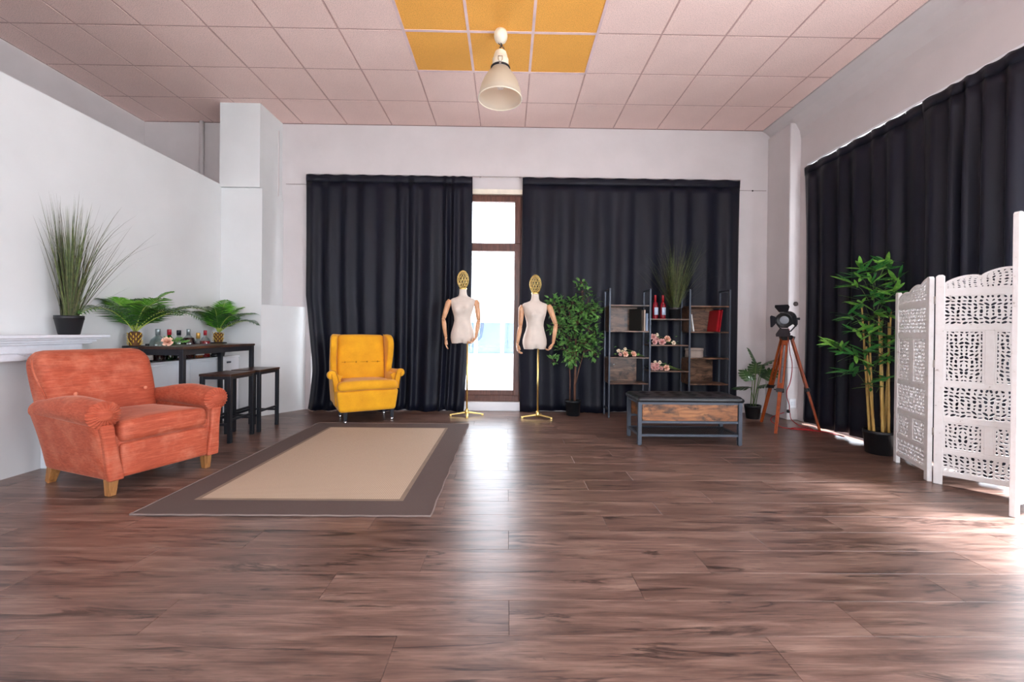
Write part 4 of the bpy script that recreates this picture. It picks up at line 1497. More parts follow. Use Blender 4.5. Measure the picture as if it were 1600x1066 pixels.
# ================================================================== SHELVING UNIT
SX = [1.297, 1.812, 2.318, 2.830]
SYF, SYB = 5.30, 5.555
SH = thing('shelving_unit', 'black metal shelving unit with staggered wooden shelves before the curtain', 'shelf', (0, 0, 0))
pw = .021
for x in SX:
    for y in (SYF, SYB):
        G().box(x - pw / 2, x + pw / 2, y - pw / 2, y + pw / 2, 0, 1.645).build('post', 'metal_slate', SH, bevel=.002)
for x in SX:
    for z in (1.634, .10):
        G().box(x - pw / 2, x + pw / 2, SYF + pw / 2, SYB - pw / 2, z - pw / 2, z + pw / 2).build('side_rail', 'metal_slate', SH)
def shelf_board(i, z):
    G().box(SX[i] + pw / 2, SX[i + 1] - pw / 2, SYF - .006, SYB + .006, z - .016, z).build('shelf_board', 'rustic_dark', SH, bevel=.0015)
LZ = [1.437, 1.107, .772, .442]
MZ = [1.266, .934, .603]
for z in LZ:
    shelf_board(0, z); shelf_board(2, z)
for z in MZ:
    shelf_board(1, z)
def back_panel(i, z0, z1, x0=None, x1=None):
    G().box(SX[i] + pw / 2, SX[i + 1] - pw / 2 - .08, SYB - .004, SYB + .010, z0, z1).build('back_panel', 'rustic_dark', SH)
for i in (0, 2):
    back_panel(i, LZ[1] + .001, LZ[0] - .017)
    back_panel(i, LZ[3] + .001, LZ[2] - .017)
for i in (0, 2):
    for a, b in ((1, 0), (3, 2)):
        G().box(SX[i] - .004, SX[i] + .006, SYF + pw / 2, SYB - pw / 2, LZ[a] + .001, LZ[b] - .017).build('side_panel', 'rustic_dark', SH)
for k, (x, z) in enumerate(((1.42, .66), (2.02, .83))):
    G().lathe([(.006, 0), (.006, .004), (.001, .006)], 10, (x, SYB - .006, z), rot=Matrix.Rotation(PI / 2, 3, 'X')).build('screw_cap', 'gloss_white', SH) if k == 0 else None

def book(label, x0, x1, y0, y1, z, h, cover, lean=0, name='book', group='books on the black shelving', ang=0):
    b_ = thing(name, label, 'book', ((x0 + x1) / 2, (y0 + y1) / 2, z), ang, group)
    w, d_ = x1 - x0, y1 - y0
    t_ = .0025
    G().box(-w / 2, -w / 2 + t_, -d_ / 2, d_ / 2, 0, h).box(w / 2 - t_, w / 2, -d_ / 2, d_ / 2, 0, h).box(-w / 2 + t_, w / 2 - t_, -d_ / 2, -d_ / 2 + t_, 0, h).build('cover', cover, b_)
    G().box(-w / 2 + t_ + .0003, w / 2 - t_ - .0003, -d_ / 2 + t_ + .0003, d_ / 2 - .004, .003, h - .004).build('pages', 'paper_white', b_)
    if lean:
        for c in b_.children:
            c.rotation_euler = (0, lean, 0)
    return b_
zs = LZ[1] + .0008
book('thin dark book on the upper left shelf, its cover towards the room', 1.655, 1.667, 5.325, 5.525, zs, .285, 'book_dark', ang=.5)
book('slim cream-spined book on the upper left shelf', 1.747, 1.757, 5.325, 5.52, zs, .27, 'book_cream')
book('slim blue-grey book at the right end of the upper left shelf', 1.772, 1.796, 5.33, 5.52, zs, .225, 'book_blue')
book('white book leaning at the left end of the upper right shelf', 2.378, 2.392, 5.33, 5.52, zs, .22, 'paper_white', lean=-.14)
book('cream book standing on the upper right shelf against the left side', 2.332, 2.343, 5.33, 5.50, zs, .20, 'book_cream')
book('thick red binder leaning on the upper right shelf, left of the other', 2.665, 2.692, 5.345, 5.545, zs, .275, 'book_red', lean=.13, ang=.12)
book('thin red binder leaning on the upper right shelf, right of the other', 2.70, 2.718, 5.345, 5.545, zs, .285, 'book_red', lean=.14, ang=.12)

bx = thing('hat_box', 'round taupe lidded box on the right-hand shelf', 'box', (2.435, 5.43, LZ[2] + .0005))
G().lathe([(.001, 0), (.108, .0), (.11, .003), (.11, .095), (.001, .095)], 40).build('body', 'box_taupe', bx)
G().lathe([(.001, .122), (.112, .122), (.1145, .119), (.1145, .088), (.1105, .088)], 40).build('lid', 'box_taupe', bx)

wine = [(.001, 0), (.034, .002), (.036, .008), (.036, .165), (.030, .195), (.015, .22), (.014, .30)]
for k, (x, l_) in enumerate(((1.905, 'rosé bottle with pale blue label, left one of the pair on the middle shelf'), (2.003, 'rosé bottle with pale blue label, right one of the pair on the middle shelf'))):
    bottle(l_, (x, 5.385, MZ[0] + .0008), wine, 'liquid_rose', None, 'book_red', .09, .0155, (.05, .145, .0368), 'label_blue', 'rosé bottles on the middle shelf', rot=0)

bouquet('bouquet of peach and cream roses on the left-hand shelf', (1.54, 5.38, LZ[2] + .001),
        [(-.105, 0, .075, 2, 1.0), (-.03, -.05, .038, 0, 1.1), (.075, -.05, .04, 0, 1.1), (-.02, 0, .10, 2, .8), (-.09, -.03, .03, 1, .7), (-.055, .0, .07, 2, .7)], .22, 41)
bouquet('bouquet of pale pink roses on the shelf just below the rosé bottles', (2.03, 5.38, MZ[1] + .001),
        [(-.15, 0, .10, 1, 1.1), (-.145, -.04, .035, 1, 1.1), (-.05, -.05, .035, 1, 1.25), (.025, -.03, .075, 0, 1.2), (-.10, 0, .125, 2, .9), (.10, -.04, .025, 2, 1.05), (-.1, -.01, .07, 1, .8)], .15, 42)
bouquet('bouquet of pink roses and one peach rose on the lowest middle shelf', (2.03, 5.38, MZ[2] + .001),
        [(-.155, 0, .065, 1, .9), (-.15, -.04, .035, 1, 1.1), (-.11, -.04, .07, 1, .9), (-.06, 0, .10, 2, .9), (.01, -.05, .035, 0, 1.1), (-.055, -.04, .03, 1, .8), (-.12, .0, .105, 2, .8), (-.115, -.06, .035, 1, .9)], .22, 43)

# ================================================================== STORAGE BENCH
BE = thing('storage_bench', 'low storage bench with black tufted leather seat and rustic wood panel', 'bench', (1.765, 4.19, 0))
bw_, bd_, bh_ = 1.005, .39, .475
fr = bh_ - .055
for sx in (-1, 1):
    for sy in (-1, 1):
        x, y = sx * (bw_ / 2 - .018), sy * (bd_ / 2 - .018)
        lg = G().box(x - .018, x + .018, y - .018, y + .018, .008, fr).build('leg', 'metal_slate', BE, bevel=.002)
        G().lathe([(.011, 0), (.013, .008)], 10, (x, y, 0)).build('foot', 'plastic_black', lg)
g = G()
for z in (fr - .012, .10):
    for sy in (-1, 1):
        y = sy * (bd_ / 2 - .018)
        g.box(-bw_ / 2 + .036, bw_ / 2 - .036, y - .011, y + .011, z - .011, z + .011)
    for sx in (-1, 1):
        x = sx * (bw_ / 2 - .018)
        g.box(x - .011, x + .011, -bd_ / 2 + .036, bd_ / 2 - .036, z - .011, z + .011)
for sy in (-1, 1):
    y = sy * (bd_ / 2 - .018)
    g.box(-bw_ / 2 + .036, bw_ / 2 - .036, y - .009, y + .009, .215, .238)
g.build('frame_rail', 'metal_slate', BE)
G().box(-bw_ / 2 + .042, bw_ / 2 - .042, -bd_ / 2 + .010, -bd_ / 2 + .026, .24, fr - .002).build('front_board', 'rustic_board', BE, bevel=.0015)
G().box(-bw_ / 2 + .042, bw_ / 2 - .042, bd_ / 2 - .026, bd_ / 2 - .010, .24, fr - .002).build('back_board', 'rustic_board', BE)
for sx in (-1, 1):
    x = sx * (bw_ / 2 - .09)
    G().box(x - .008, x + .008, -bd_ / 2 + .028, bd_ / 2 - .028, .24, fr - .002).build('side_board', 'rustic_board', BE)
G().box(-bw_ / 2 + .09, bw_ / 2 - .09, -bd_ / 2 + .028, bd_ / 2 - .028, .24, .252).build('bottom_board', 'rustic_board', BE)
# wire mesh shelf
g = G()
nd = 40
x0, x1, y0, y1 = -bw_ / 2 + .03, bw_ / 2 - .03, -bd_ / 2 + .03, bd_ / 2 - .03
for k in range(-12, nd):
    for s_ in (-1, 1):
        xa = x0 + k * .026
        pa, pb = (xa, y0) if s_ > 0 else (xa, y1), (xa + (y1 - y0) * .8, y1) if s_ > 0 else (xa + (y1 - y0) * .8, y0)
        t0 = max(0, (x0 - pa[0]) / (pb[0] - pa[0])); t1 = min(1, (x1 - pa[0]) / (pb[0] - pa[0]))
        if t1 - t0 < .02:
            continue
        q0 = (pa[0] + (pb[0] - pa[0]) * t0, pa[1] + (pb[1] - pa[1]) * t0, .107)
        q1 = (pa[0] + (pb[0] - pa[0]) * t1, pa[1] + (pb[1] - pa[1]) * t1, .107)
        g.bar(q0, q1, .0035, .0025)
g.build('mesh_shelf', 'plastic_black', BE)
# tufted leather top
g = G()
NX, NY = 60, 26
tufts = [(-.375 + .15 * i, y_) for i in range(6) for y_ in (-.065, .065)]
def top_z(x, y):
    ex = max(0, abs(x) - (bw_ / 2 - .03)) / .03
    ey = max(0, abs(y) - (bd_ / 2 - .03)) / .03
    e = min(1, math.hypot(ex, ey))
    z = bh_ - .018 + .018 * math.sqrt(max(0, 1 - e * e))
    for tx, ty in tufts:
        d2 = (x - tx) ** 2 + (y - ty) ** 2
        z -= .016 * math.exp(-d2 / .0012)
    return z + .003 * math.sin(x * 40) * math.sin(y * 34)
hx_, hy_ = bw_ / 2 + .006, bd_ / 2 + .006
g.grid(lambda u_, v_: ((u_ * 2 - 1) * hx_, (v_ * 2 - 1) * hy_, top_z((u_ * 2 - 1) * bw_ / 2, (v_ * 2 - 1) * bd_ / 2)), NX, NY)
per = [(hx_ * (2 * k / 40 - 1), -hy_) for k in range(40)] + [(hx_, hy_ * (2 * k / 20 - 1)) for k in range(20)] + [(-hx_ * (2 * k / 40 - 1), hy_) for k in range(40)] + [(-hx_, -hy_ * (2 * k / 20 - 1)) for k in range(20)]
npz = len(per)
vs = []
for j in range(5):
    q = j / 4
    b_ = .007 * math.sin(PI * q)
    for k, (x, y) in enumerate(per):
        cx_, cy_ = (b_ if abs(x) >= hx_ - 1e-6 else 0) * math.copysign(1, x), (b_ if abs(y) >= hy_ - 1e-6 else 0) * math.copysign(1, y)
        vs.append((x + cx_ + .002 * math.sin(k * 1.7) * math.sin(PI * q), y + cy_, (bh_ - .018) * (1 - q) + (fr + .001) * q))
fs = [(j * npz + k, j * npz + (k + 1) % npz, (j + 1) * npz + (k + 1) % npz, (j + 1) * npz + k) for j in range(4) for k in range(npz)] + [tuple(4 * npz + k for k in range(npz))]
g.add(vs, fs, True)
st = g.build('seat_pad', 'leather_black', BE)
bt = G().lathe([(.009, 0), (.01, .003), (.006, .007), (.001, .008)], 10).mesh('button', 'leather_black')
for tx, ty in tufts:
    inst('button', bt, st, (tx, ty, bh_ - .017))

# ================================================================== TRIPOD LAMP
TP = thing('tripod_lamp', 'black spotlight with barn doors on a reddish wooden tripod', 'lamp', (0, 0, 0))
hub = Vector((3.205, 4.77, 1.065))
feet = [Vector((2.935, 4.525, 0)), Vector((3.52, 4.66, 0)), Vector((3.14, 5.12, 0))]
for ft in feet:
    o_ = (ft - hub); o_.z = 0
    dirh = o_.normalized()
    top = hub + dirh * .045 + Vector((0, 0, -.01))
    ax = (ft - top)
    perp = ax.cross(Vector((0, 0, 1))).normalized()
    mid = top + ax * .56
    lg = G().bar(top + ax * .5, ft, .038, .024, perp.cross(ax).normalized(), .030, .022).build('leg', 'tripod_wood', TP, bevel=.003)
    g = G()
    for s_ in (-1, 1):
        g.bar(top + perp * s_ * .022, mid + perp * s_ * .022, .019, .024, perp.cross(ax).normalized())
    g.bar(top + ax * .02, top + ax * .09, .06, .024, perp.cross(ax).normalized())
    g.bar(mid - ax * .07, mid, .06, .024, perp.cross(ax).normalized())
    g.build('upper_leg', 'tripod_wood', lg, bevel=.003)
    g = G().bar(mid - ax * .015, mid + ax * .022, .07, .04, perp.cross(ax).normalized())
    g.tube([mid + perp * .03, mid + perp * .06], .007, 8)
    g.build('clamp', 'plastic_black', lg, bevel=.003)
g = G().lathe([(.001, -.04), (.05, -.04), (.062, -.03), (.062, .0), (.05, .008), (.001, .008)], 20, hub)
for ft in feet:
    dirh = (ft - hub); dirh.z = 0; dirh.normalize()
    g.bar(hub + dirh * .02 + Vector((0, 0, -.015)), hub + dirh * .075 + Vector((0, 0, -.03)), .055, .045)
g.build('hub', 'plastic_black', TP, bevel=.003)
g = G().tube([hub + Vector((0, 0, .0)), hub + Vector((0, 0, .05))], .011, 10)
g.tube([hub + Vector((-.03, -.02, .02)), hub + Vector((-.055, -.03, .028))], .006, 8)
g.build('spigot', 'metal_slate', TP)
# head: faces the room, front-left
hd_c = hub + Vector((-.005, -.01, .195))
aim = Vector((-.72, -.62, -.16)).normalized()
rot = aim.to_track_quat('Z', 'Y').to_matrix()
def HP(p):
    return hd_c + rot @ Vector(p)
hm = Matrix.Translation(hd_c) @ rot.to_4x4()
body = G().lathe([(.001, -.115), (.05, -.112), (.072, -.09), (.078, -.06), (.078, .03), (.084, .035), (.084, .06), (.078, .064), (.078, .09), (.088, .092), (.088, .105), (.07, .105), (.06, .095)], 28)
for k in range(5):
    body.lathe([(.079, -.06 + k * .018), (.083, -.058 + k * .018), (.083, -.052 + k * .018), (.079, -.05 + k * .018)], 28)
bd = body.move(hm).build('housing', 'plastic_black', TP)
G().lathe([(.001, .104), (.03, .102), (.052, .092), (.056, .088), (.001, .088)], 24).move(hm).build('lens', 'lens_grey', TP)
g = G()
side = rot @ Vector((1, 0, 0))
g.tube([hub + Vector((0, 0, .05)), hub + Vector((0, 0, .055)) + side * .04, hd_c + side * .10 - Vector((0, 0, .06)), hd_c + side * .098], .008, 8)
g.tube([hub + Vector((0, 0, .05)), hub + Vector((0, 0, .055)) - side * .04, hd_c - side * .10 - Vector((0, 0, .06)), hd_c - side * .098], .008, 8)
g.tube([hd_c + side * .08, hd_c + side * .125], .014, 10)
g.tube([hd_c - side * .08, hd_c - side * .125], .014, 10)
g.build('yoke', 'metal_black', TP)
for k, (a, op, w) in enumerate(((0, .55, .11), (PI / 2, 1.0, .13), (PI, .15, .12), (3 * PI / 2, .9, .13))):
    d1 = Vector((math.cos(a), math.sin(a), 0)); d2 = Vector((-math.sin(a), math.cos(a), 0))
    n1 = (d1 * math.sin(op) + Vector((0, 0, 1)) * math.cos(op))
    b0 = d1 * .085 + Vector((0, 0, .108))
    q = n1.cross(d2)
    prof2 = [(-.045, .012), (.045, .012), (w / 2 + .008, .085), (w / 2, .115), (-w / 2, .115), (-w / 2 - .008, .085)]
    vs = [b0 + d2 * a_ + n1 * b_ + q * s_ * .0015 for s_ in (-1, 1) for a_, b_ in prof2]
    fs = [tuple(range(6)), tuple(range(11, 5, -1))] + [(i, (i + 1) % 6, 6 + (i + 1) % 6, 6 + i) for i in range(6)]
    G().add(vs, fs).bar(b0 - d2 * .04, b0 + d2 * .04, .006, .006).move(hm).build('barn_door', 'barn_grey', TP)
# red cable
cab = thing('power_cable', 'thin red textile cable hanging from the tripod lamp to the floor', 'cable', (0, 0, 0))
pts = [hub + Vector((.05, .03, .08)), hub + Vector((.055, .04, -.05)), (3.285, 4.83, .88), (3.335, 4.86, .74), (3.335, 4.87, .60), (3.315, 4.87, .50), (3.27, 4.85, .42), (3.28, 4.86, .34), (3.335, 4.9, .25), (3.37, 4.95, .17), (3.40, 4.98, .13), (3.43, 5.0, .06), (3.47, 4.92, .006), (3.50, 4.76, .005), (3.45, 4.70, .005), (3.30, 4.74, .005), (3.20, 4.80, .005), (3.17, 4.84, .02), (3.13, 4.90, .05), (3.14, 4.93, .085), (3.22, 4.98, .11), (3.34, 5.0, .14)]
def smooth_path(pts_, n_=6):
    P_ = [Vector(p) for p in pts_]
    out = []
    for i in range(len(P_) - 1):
        p0_, p1_, p2_, p3_ = P_[max(i - 1, 0)], P_[i], P_[i + 1], P_[min(i + 2, len(P_) - 1)]
        for k in range(n_):
            t_ = k / n_
            out.append(.5 * ((2 * p1_) + (p2_ - p0_) * t_ + (2 * p0_ - 5 * p1_ + 4 * p2_ - p3_) * t_ ** 2 + (3 * p1_ - p0_ - 3 * p2_ + p3_) * t_ ** 3))
    out.append(P_[-1])
    return out
G().tube(smooth_path(pts), .0042, 6).build('cord', 'cord_red', cab)
pts = [(3.33, 4.70, .005), (3.42, 4.66, .005), (3.52, 4.60, .005), (3.44, 4.62, .012), (3.30, 4.68, .012), (3.24, 4.74, .005), (3.32, 4.76, .012), (3.45, 4.66, .012), (3.57, 4.50, .005), (3.585, 4.40, .005)]
G().tube(smooth_path(pts), .0042, 6).build('cord_coil', 'cord_red', cab)
G().rbox((3.365, 4.96, .165), (.03, .03, .04), .008, 5).build('inline_switch', 'plastic_black', cab)
ou = thing('wall_outlet', 'white wall outlet low on the right corner column', 'outlet', (3.612, 5.25, .21))
G().rbox((0, -.004, 0), (.085, .008, .12), .003, 4).build('plate', 'gloss_white', ou)
G().rbox((0, -.010, .0), (.05, .006, .05), .003, 4).build('socket', 'relief_white', ou)

# ================================================================== MANNEQUINS
def loft(g_, rings, n=40):
    vs, fs = [], []
    for fn in rings:
        for k in range(n):
            vs.append(fn(2 * PI * k / n))
    for j in range(len(rings) - 1):
        for k in range(n):
            fs.append((j * n + k, j * n + (k + 1) % n, (j + 1) * n + (k + 1) % n, (j + 1) * n + k))
    fs.append(tuple(reversed(range(n)))); fs.append(tuple((len(rings) - 1) * n + k for k in range(n)))
    g_.add(vs, fs, True)

def hand(sx, curl=.5):
    # local: wrist at origin, fingers along -z, thumb towards -y, palm faces -x*sx
    g_ = G()
    g_.rbox((0, 0, -.045), (.026, .066, .085), .012, 5, lambda p: (p.x, p.y * (1 - .18 * (p.z + .04) / .08 * -1 if p.z > 0 else 1), p.z))
    for k, (y, L) in enumerate(((-.026, .066), (-.009, .074), (.009, .069), (.025, .054))):
        pts_ = [Vector((0, y, -.078))]
        a = .15
        for j, f_ in enumerate((.45, .30, .25)):
            a += curl * (.5 if j == 0 else .9)
            pts_.append(pts_[-1] + Vector((-sx * math.sin(a), 0, -math.cos(a))) * L * f_)
        g_.tube(pts_, [.0085, .008, .007, .0055], 8)
    g_.tube([(0, -.026, -.022), (-sx * .012, -.044, -.046), (-sx * .018, -.047, -.072), (-sx * .022, -.042, -.092)], [.011, .0095, .0085, .006], 8)
    return g_

def mannequin(label, base, zc, torso_x, pole_x, yaw, armsL, armsR, legs, head_yaw=0, tilt=0):
    m_ = thing('mannequin', label, 'mannequin', base, 0, 'dress forms beside the tall window')
    # torso profile: (z, half width, half depth, centre y)
    P_ = [(.0, .135, .092, .0), (.02, .142, .10, .0), (.07, .152, .112, .005), (.12, .150, .112, .008), (.17, .138, .104, .004), (.23, .119, .088, -.002), (.29, .106, .078, -.004), (.34, .109, .082, -.004), (.39, .121, .092, -.004), (.43, .134, .098, -.002), (.47, .144, .094, 0), (.51, .154, .085, .004), (.54, .162, .074, .008), (.56, .160, .064, .010), (.575, .138, .057, .012), (.588, .098, .052, .014), (.605, .062, .048, .012), (.63, .049, .047, .006), (.66, .046, .046, .0), (.695, .046, .046, -.004)]
    def ring(z, hw, hd, cy):
        def fn(a):
            c, s_ = math.cos(a), math.sin(a)
            x = hw * math.copysign(abs(c) ** .86, c)
            y = cy + hd * math.copysign(abs(s_) ** .9, s_)
            if s_ < 0:
                for bx_ in (-.066, .066):
                    y -= .034 * math.exp(-((x - bx_) / .043) ** 2 - ((z - .425) / .045) ** 2)
            else:
                for bx_ in (-.06, .06):
                    y += .022 * math.exp(-((x - bx_) / .05) ** 2 - ((z - .09) / .06) ** 2)
            if z < .06:
                pinch = math.exp(-(x / .018) ** 2) * (1 - z / .06)
                y *= 1 - .55 * pinch
            zz = z + (.03 * math.exp(-(x / .02) ** 2) if z < .005 else 0)
            return (x, y, zz)
        return fn
    g_ = G()
    rs = []
    for i in range(len(P_) - 1):
        for k in range(3):
            t_ = k / 3
            rs.append(ring(*[P_[i][j] * (1 - t_) + P_[i + 1][j] * t_ for j in range(4)]))
    rs.append(ring(*P_[-1]))
    loft(g_, rs, 56)
    T_ = Matrix.Translation((torso_x, 0, zc)) @ Matrix.Rotation(yaw, 4, 'Z') @ Matrix.Rotation(tilt, 4, 'Y')
    g_.move(T_)
    g_.build('torso', 'linen', m_, fix=True)
    # open-work head: egg of crossing wires
    vs, fs = [], []
    NA, NZ = 12, 8
    for j in range(NZ + 1):
        q = j / NZ
        ph_ = PI * (.06 + .88 * q)
        for k in range(NA):
            a = 2 * PI * (k + .5 * (j % 2)) / NA
            rr = math.sin(ph_)
            zz = .124 - .122 * math.cos(ph_)
            jaw = 1 - .26 * max(0, (.5 - q)) * 1.3
            vs.append((.074 * rr * jaw * math.cos(a), (.092 * rr * jaw) * math.sin(a) - .012 * (.5 - q), zz))
    for j in range(NZ):
        for k in range(NA):
            if j % 2 == 0:
                a, b, c, d_ = j * NA + k, j * NA + (k + 1) % NA, (j + 1) * NA + k, (j + 1) * NA + (k + 1) % NA
                fs += [(a, b, c), (b, d_, c)]
            else:
                a, b, c, d_ = j * NA + k, j * NA + (k + 1) % NA, (j + 1) * NA + (k + 1) % NA, (j + 1) * NA + k
                fs += [(a, b, c), (a, c, d_)]
    g_ = G().add(vs, fs, True)
    HM = T_ @ Matrix.Translation((0, -.006, .685)) @ Matrix.Rotation(head_yaw, 4, 'Z')
    g_.move(HM)
    ho = g_.build('head', 'gold', m_)
    w_ = ho.modifiers.new('wire', 'WIREFRAME'); w_.thickness = .0075; w_.use_even_offset = False
    G().lathe([(.047, -.004), (.05, .004), (.05, .016), (.044, .02)], 24).move(T_ @ Matrix.Translation((0, -.003, .69))).build('neck_ring', 'gold', m_)
    # stand
    G().tube([(pole_x, 0, .03), (pole_x, 0, zc + .08)], .0115, 12).build('pole', 'gold', m_)
    G().lathe([(.001, .02), (.03, .02), (.03, .05), (.02, .075), (.017, .085), (.001, .085)], 16, (pole_x, 0, 0)).build('stand_hub', 'gold', m_)
    for lx, ly in legs:
        g_ = G()
        e = Vector((pole_x + lx, ly, .018))
        s0 = Vector((pole_x, 0, .045))
        g_.bar(s0, e, .034, .022, (0, 0, 1), .024, .014)
        g_.bar(e + Vector((0, 0, .006)), e + Vector((0, 0, -.018)), .026, .026, (0, 1, 0))
        g_.build('stand_leg', 'gold', m_, bevel=.003)
    # jointed wooden arms
    for sx, A in ((-1, armsL), (1, armsR)):
        sh, el, wr, hd_rot, curl = A
        sh, el, wr = Vector(sh), Vector(el), Vector(wr)
        a_ = G().tube([sh + Vector((-sx * .012, 0, .022)), sh + (el - sh) * .06, sh.lerp(el, .25), sh.lerp(el, .7), el.lerp(sh, .06)], [.024, .037, .036, .030, .026], 14).build('arm', 'beech', m_)
        G().lathe([(.001, -.025), (.017, -.019), (.025, 0), (.017, .019), (.001, .025)], 14, el).build('elbow', 'beech', a_)
        G().tube([el.lerp(wr, .07), el.lerp(wr, .3), wr.lerp(el, .05)], [.026, .028, .019], 14).build('forearm', 'beech', a_)
        G().lathe([(.001, -.018), (.013, -.013), (.018, 0), (.013, .013), (.001, .018)], 12, wr).build('wrist', 'beech', a_)
        hM = Matrix.Translation(wr) @ Euler(hd_rot).to_matrix().to_4x4()
        hand(sx, curl).move(hM).build('hand', 'beech', a_)
    return m_
mannequin('linen dress form with wooden arms, left one, partly before the window', (-.575, 5.37, 0), .925, 0, .065, math.radians(-6),
          ((-.178, .0, 1.46), (-.245, -.01, 1.235), (-.205, -.05, .995), (-.15, .0, .10), .25),
          ((.178, .0, 1.46), (.205, -.005, 1.215), (.175, -.07, .995), (-.55, .75, .1), .5),
          [(-.20, -.03), (.20, .02), (.02, -.17)], head_yaw=.1)
mannequin('linen dress form with wooden arms, right one, in front of the curtain', (.345, 5.25, 0), .865, 0, .045, math.radians(10),
          ((-.172, .01, 1.39), (-.185, -.03, 1.15), (-.222, -.09, .93), (-.3, -.1, .1), .55),
          ((.178, .0, 1.40), (.262, -.01, 1.175), (.225, -.06, .945), (-.2, .45, -.15), .75),
          [(-.195, -.02), (.165, -.06), (.05, .17)], head_yaw=-.35)

# ================================================================== CARVED SCREEN
def lattice(x0, x1, z0, ztop, yc, t_, seed, cell=.027):
    # pierced board: each cell has a leaf-shaped opening, mirrored about the middle
    R_ = random.Random(seed)
    w = x1 - x0
    hmax = max(ztop(x0 + w * k / 10) for k in range(11)) - z0
    nx = max(2, 2 * round(w / cell / 2)); nz = max(2, round(hmax / cell))
    jit = {}
    def J(i, j):
        ii = min(i, nx - i)
        if (ii, j) not in jit:
            jit[(ii, j)] = (R_.uniform(-.2, .2) if 0 < i < nx and ii * 2 != nx else 0, R_.uniform(-.2, .2) if 0 < j < nz else 0)
        a, b = jit[(ii, j)]
        return (a if i <= nx / 2 else -a), b
    def P_(i, j):
        ji, jj = J(int(i), int(j))
        if 0 < i < nx and 0 < j < nz and i * 2 != nx:
            ji += .25 * (1 if j % 2 else -1) * (1 if i < nx / 2 else -1)
            jj += .18 * (1 if min(i, nx - i) % 2 else -1)
        x = x0 + w * (i + ji) / nx
        return Vector((x, 0, z0 + (ztop(x) - z0) * (j + jj) / nz))
    g_ = G()
    idx = {}
    vs, fs = [], []
    def ov(key, p, y):
        k = key + (y,)
        if k not in idx:
            idx[k] = len(vs); vs.append((p.x, yc + y, p.z))
        return idx[k]
    h_ = t_ / 2
    corners = {}
    for i in range(nx):
        for j in range(nz):
            cs = [(i, j), (i + 1, j), (i + 1, j + 1), (i, j + 1)]
            ring_ = []
            for k in range(4):
                a, b = cs[k], cs[(k + 1) % 4]
                pa, pb = P_(*a), P_(*b)
                ring_.append(((a[0] * 2, a[1] * 2), pa))
                ring_.append(((a[0] + b[0], a[1] + b[1]), (pa + pb) / 2))
            c = sum((p for _, p in ring_), Vector()) / 8
            # growth direction: fans out from the bottom middle
            mx_ = (x0 + x1) / 2
            dx, dz = c.x - mx_, c.z - z0 + .02
            th = math.atan2(dz, dx) + (.7 * math.sin(j * 1.3 + seed) + .5 * math.sin((min(i, nx - 1 - i)) * 2.1 + seed)) * (1 if c.x > mx_ else -1)
            cw = w / nx; ch = (ztop(c.x) - z0) / nz
            big = .92 + .3 * math.sin(3.1 * min(i, nx - 1 - i) + 1.7 * j + seed)
            A_, B_ = .64 * min(cw, ch) * min(1.12, big + .1), .275 * min(cw, ch) * big
            hole = []
            for _, p in ring_:
                d_ = p - c
                ph_ = math.atan2(d_.z, d_.x)
                q = ph_ - th
                r_ = 1 / math.sqrt((math.cos(q) / A_) ** 2 + (math.sin(q) / B_) ** 2)
                r_ *= 1 + .12 * math.cos(q)
                r_ = min(r_, .9 * math.hypot(d_.x, d_.z))
                hole.append(Vector((c.x + r_ * math.cos(ph_), 0, c.z + r_ * math.sin(ph_))))
            of = [ov(k, p, -h_) for k, p in ring_]
            ob_ = [ov(k, p, h_) for k, p in ring_]
            b0 = len(vs)
            vs += [(p.x, yc - h_, p.z) for p in hole] + [(p.x, yc + h_, p.z) for p in hole]
            for k in range(8):
                k2 = (k + 1) % 8
                fs.append((of[k], of[k2], b0 + k2, b0 + k))
                fs.append((ob_[k2], ob_[k], b0 + 8 + k, b0 + 8 + k2))
                fs.append((b0 + k, b0 + k2, b0 + 8 + k2, b0 + 8 + k))
    # top edge strip
    for i in range(nx * 2):
        p = P_(i // 2, nz) if i % 2 == 0 else (P_(i // 2, nz) + P_(i // 2 + 1, nz)) / 2
        q = P_((i + 1) // 2, nz) if (i + 1) % 2 == 0 else (P_((i + 1) // 2, nz) + P_((i + 1) // 2 + 1, nz)) / 2
        b0 = len(vs)
        vs += [(p.x, yc - h_, p.z), (q.x, yc - h_, q.z), (q.x, yc + h_, q.z), (p.x, yc + h_, p.z)]
        fs.append((b0, b0 + 1, b0 + 2, b0 + 3))
    return g_.add(vs, fs)

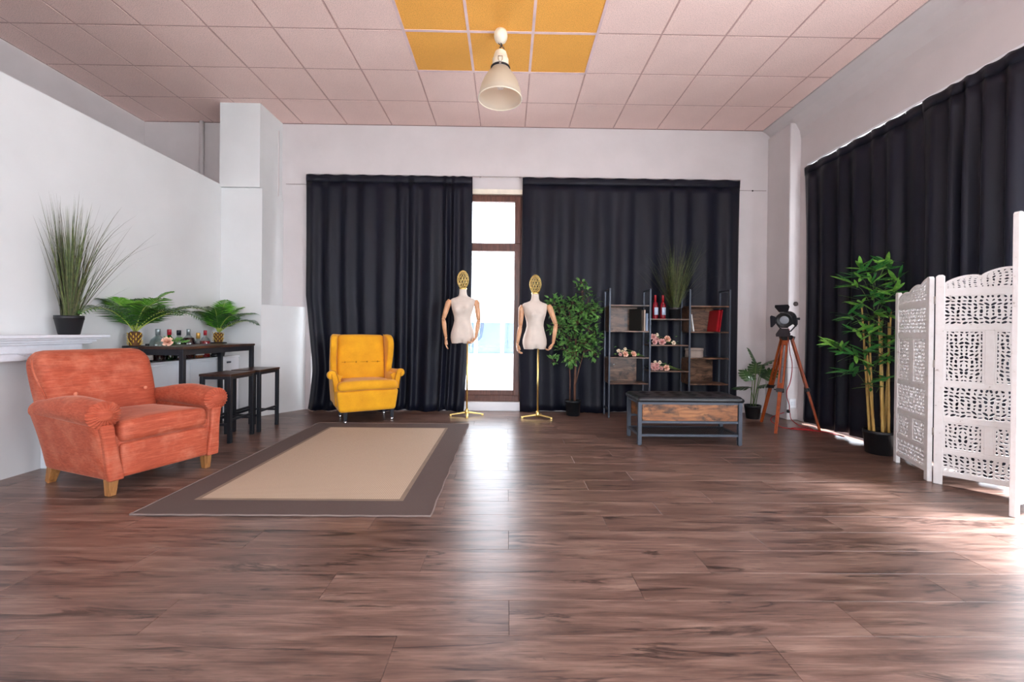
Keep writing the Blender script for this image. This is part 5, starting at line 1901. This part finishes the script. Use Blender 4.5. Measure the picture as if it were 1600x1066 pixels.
def panel(root, a, b, hl, hr, seed, zrails=None, asc=.06):
    # a, b: floor points of the panel's ends as (x, y); hl, hr: heights of the posts
    a, b = Vector(a + (0,)), Vector(b + (0,))
    w = (b - a).length
    M_ = Matrix.Translation(a) @ Matrix.Rotation(math.atan2(b.y - a.y, b.x - a.x), 4, 'Z')
    pw_, pd = .048, .030
    hb = min(hl, hr)
    fr_ = None
    posts = []
    for x, h_ in ((pw_ / 2, hl), (w - pw_ / 2, hr)):
        g_ = G()
        prof_ = [(x - pw_ / 2, 0), (x + pw_ / 2, 0), (x + pw_ / 2, h_ - .012), (x + pw_ / 4, h_), (x - pw_ / 4, h_), (x - pw_ / 2, h_ - .012)]
        g_.prism(prof_, -pd / 2, pd / 2, 'y').move(M_)
        posts.append(g_.build('post', 'carved_white', root, bevel=.004))
    xi0, xi1 = pw_, w - pw_
    k_ = hb / 1.50
    zr = [(.066, .10), (.225, .255), (.452, .49), (.70, .735), (1.105, 1.145), (1.345, 1.40)]
    zr = [(p * k_, q * k_) for p, q in zr]
    for p, q in zr:
        G().box(xi0, xi1, -pd * .42, pd * .42, p, q).move(M_).build('rail', 'carved_white', root, bevel=.003)
    xm = (xi0 + xi1) / 2
    for lo, hi in ((1, 2), (3, 4)):
        G().box(xm - .022, xm + .022, -pd * .38, pd * .38, zr[lo][1], zr[hi][0]).move(M_).build('stile', 'carved_white', root, bevel=.003)
    T_ = .011
    for r in range(5):
        z0, z1 = zr[r][1], zr[r + 1][0]
        if r in (1, 3):
            for xa, xb in ((xi0, xm - .022), (xm + .022, xi1)):
                lattice(xa, xb, z0, lambda x: z1, 0, T_, seed + r * 3).move(M_).build('carved_panel', 'carved_white', root, fix=False)
                # moulding round the small panels
                g_ = G()
                for q4 in ((xa, xa + .012, z0, z1), (xb - .012, xb, z0, z1), (xa + .012, xb - .012, z0, z0 + .012), (xa + .012, xb - .012, z1 - .012, z1)):
                    g_.box(q4[0], q4[1], -.0105, .0105, q4[2], q4[3])
                g_.move(M_).build('moulding', 'carved_white', root)
        else:
            lattice(xi0, xi1, z0, lambda x: z1, 0, T_, seed + r * 3).move(M_).build('carved_panel', 'carved_white', root, fix=False)
    z0 = zr[5][1]
    def crest(x):
        q = (x - xi0) / (xi1 - xi0)
        hA, hB = (hl - .05, hr - .02) if hl <= hr else (hl - .02, hr - .05)
        base_ = hA * (1 - q) + hB * q
        sc = .028 * abs(math.sin(PI * q * 2.5)) ** .6
        return max(z0 + .03, base_ - .02 + sc)
    lattice(xi0, xi1, z0, crest, 0, T_, seed + 40).move(M_).build('carved_panel', 'carved_white', root, fix=False)
    # scalloped rim on top
    pts_ = [(xi0 + (xi1 - xi0) * k / 40, 0, crest(xi0 + (xi1 - xi0) * k / 40)) for k in range(41)]
    g_ = G()
    for p, q in zip(pts_[:-1], pts_[1:]):
        g_.bar(p, q, .022, .014, (0, 0, 1))
    g_.move(M_).build('crest', 'carved_white', root)
SC = thing('folding_screen', 'white carved wooden folding screen with pierced floral panels', 'screen', (0, 0, 0))
s0, s1, s2, s3 = (3.352, 3.565), (3.150, 3.075), (3.520, 2.665), (3.040, 2.475)
panel(SC, s0, s1, 1.45, 1.525, 3)
panel(SC, (s1[0] + .004, s1[1] - .022), s2, 1.53, 1.60, 17)
panel(SC, s3, (s2[0] + .0, s2[1] - .03), 1.835, 1.62, 29)
for (x, y), zs_ in (((s1[0] + .005, s1[1] - .017), (.35, .85, 1.32)), ((s2[0] + .004, s2[1] - .015), (.35, .85, 1.32))):
    for z in zs_:
        G().lathe([(.006, 0), (.006, .055)], 10, (x, y, z)).build('hinge', 'hinge_metal', SC)
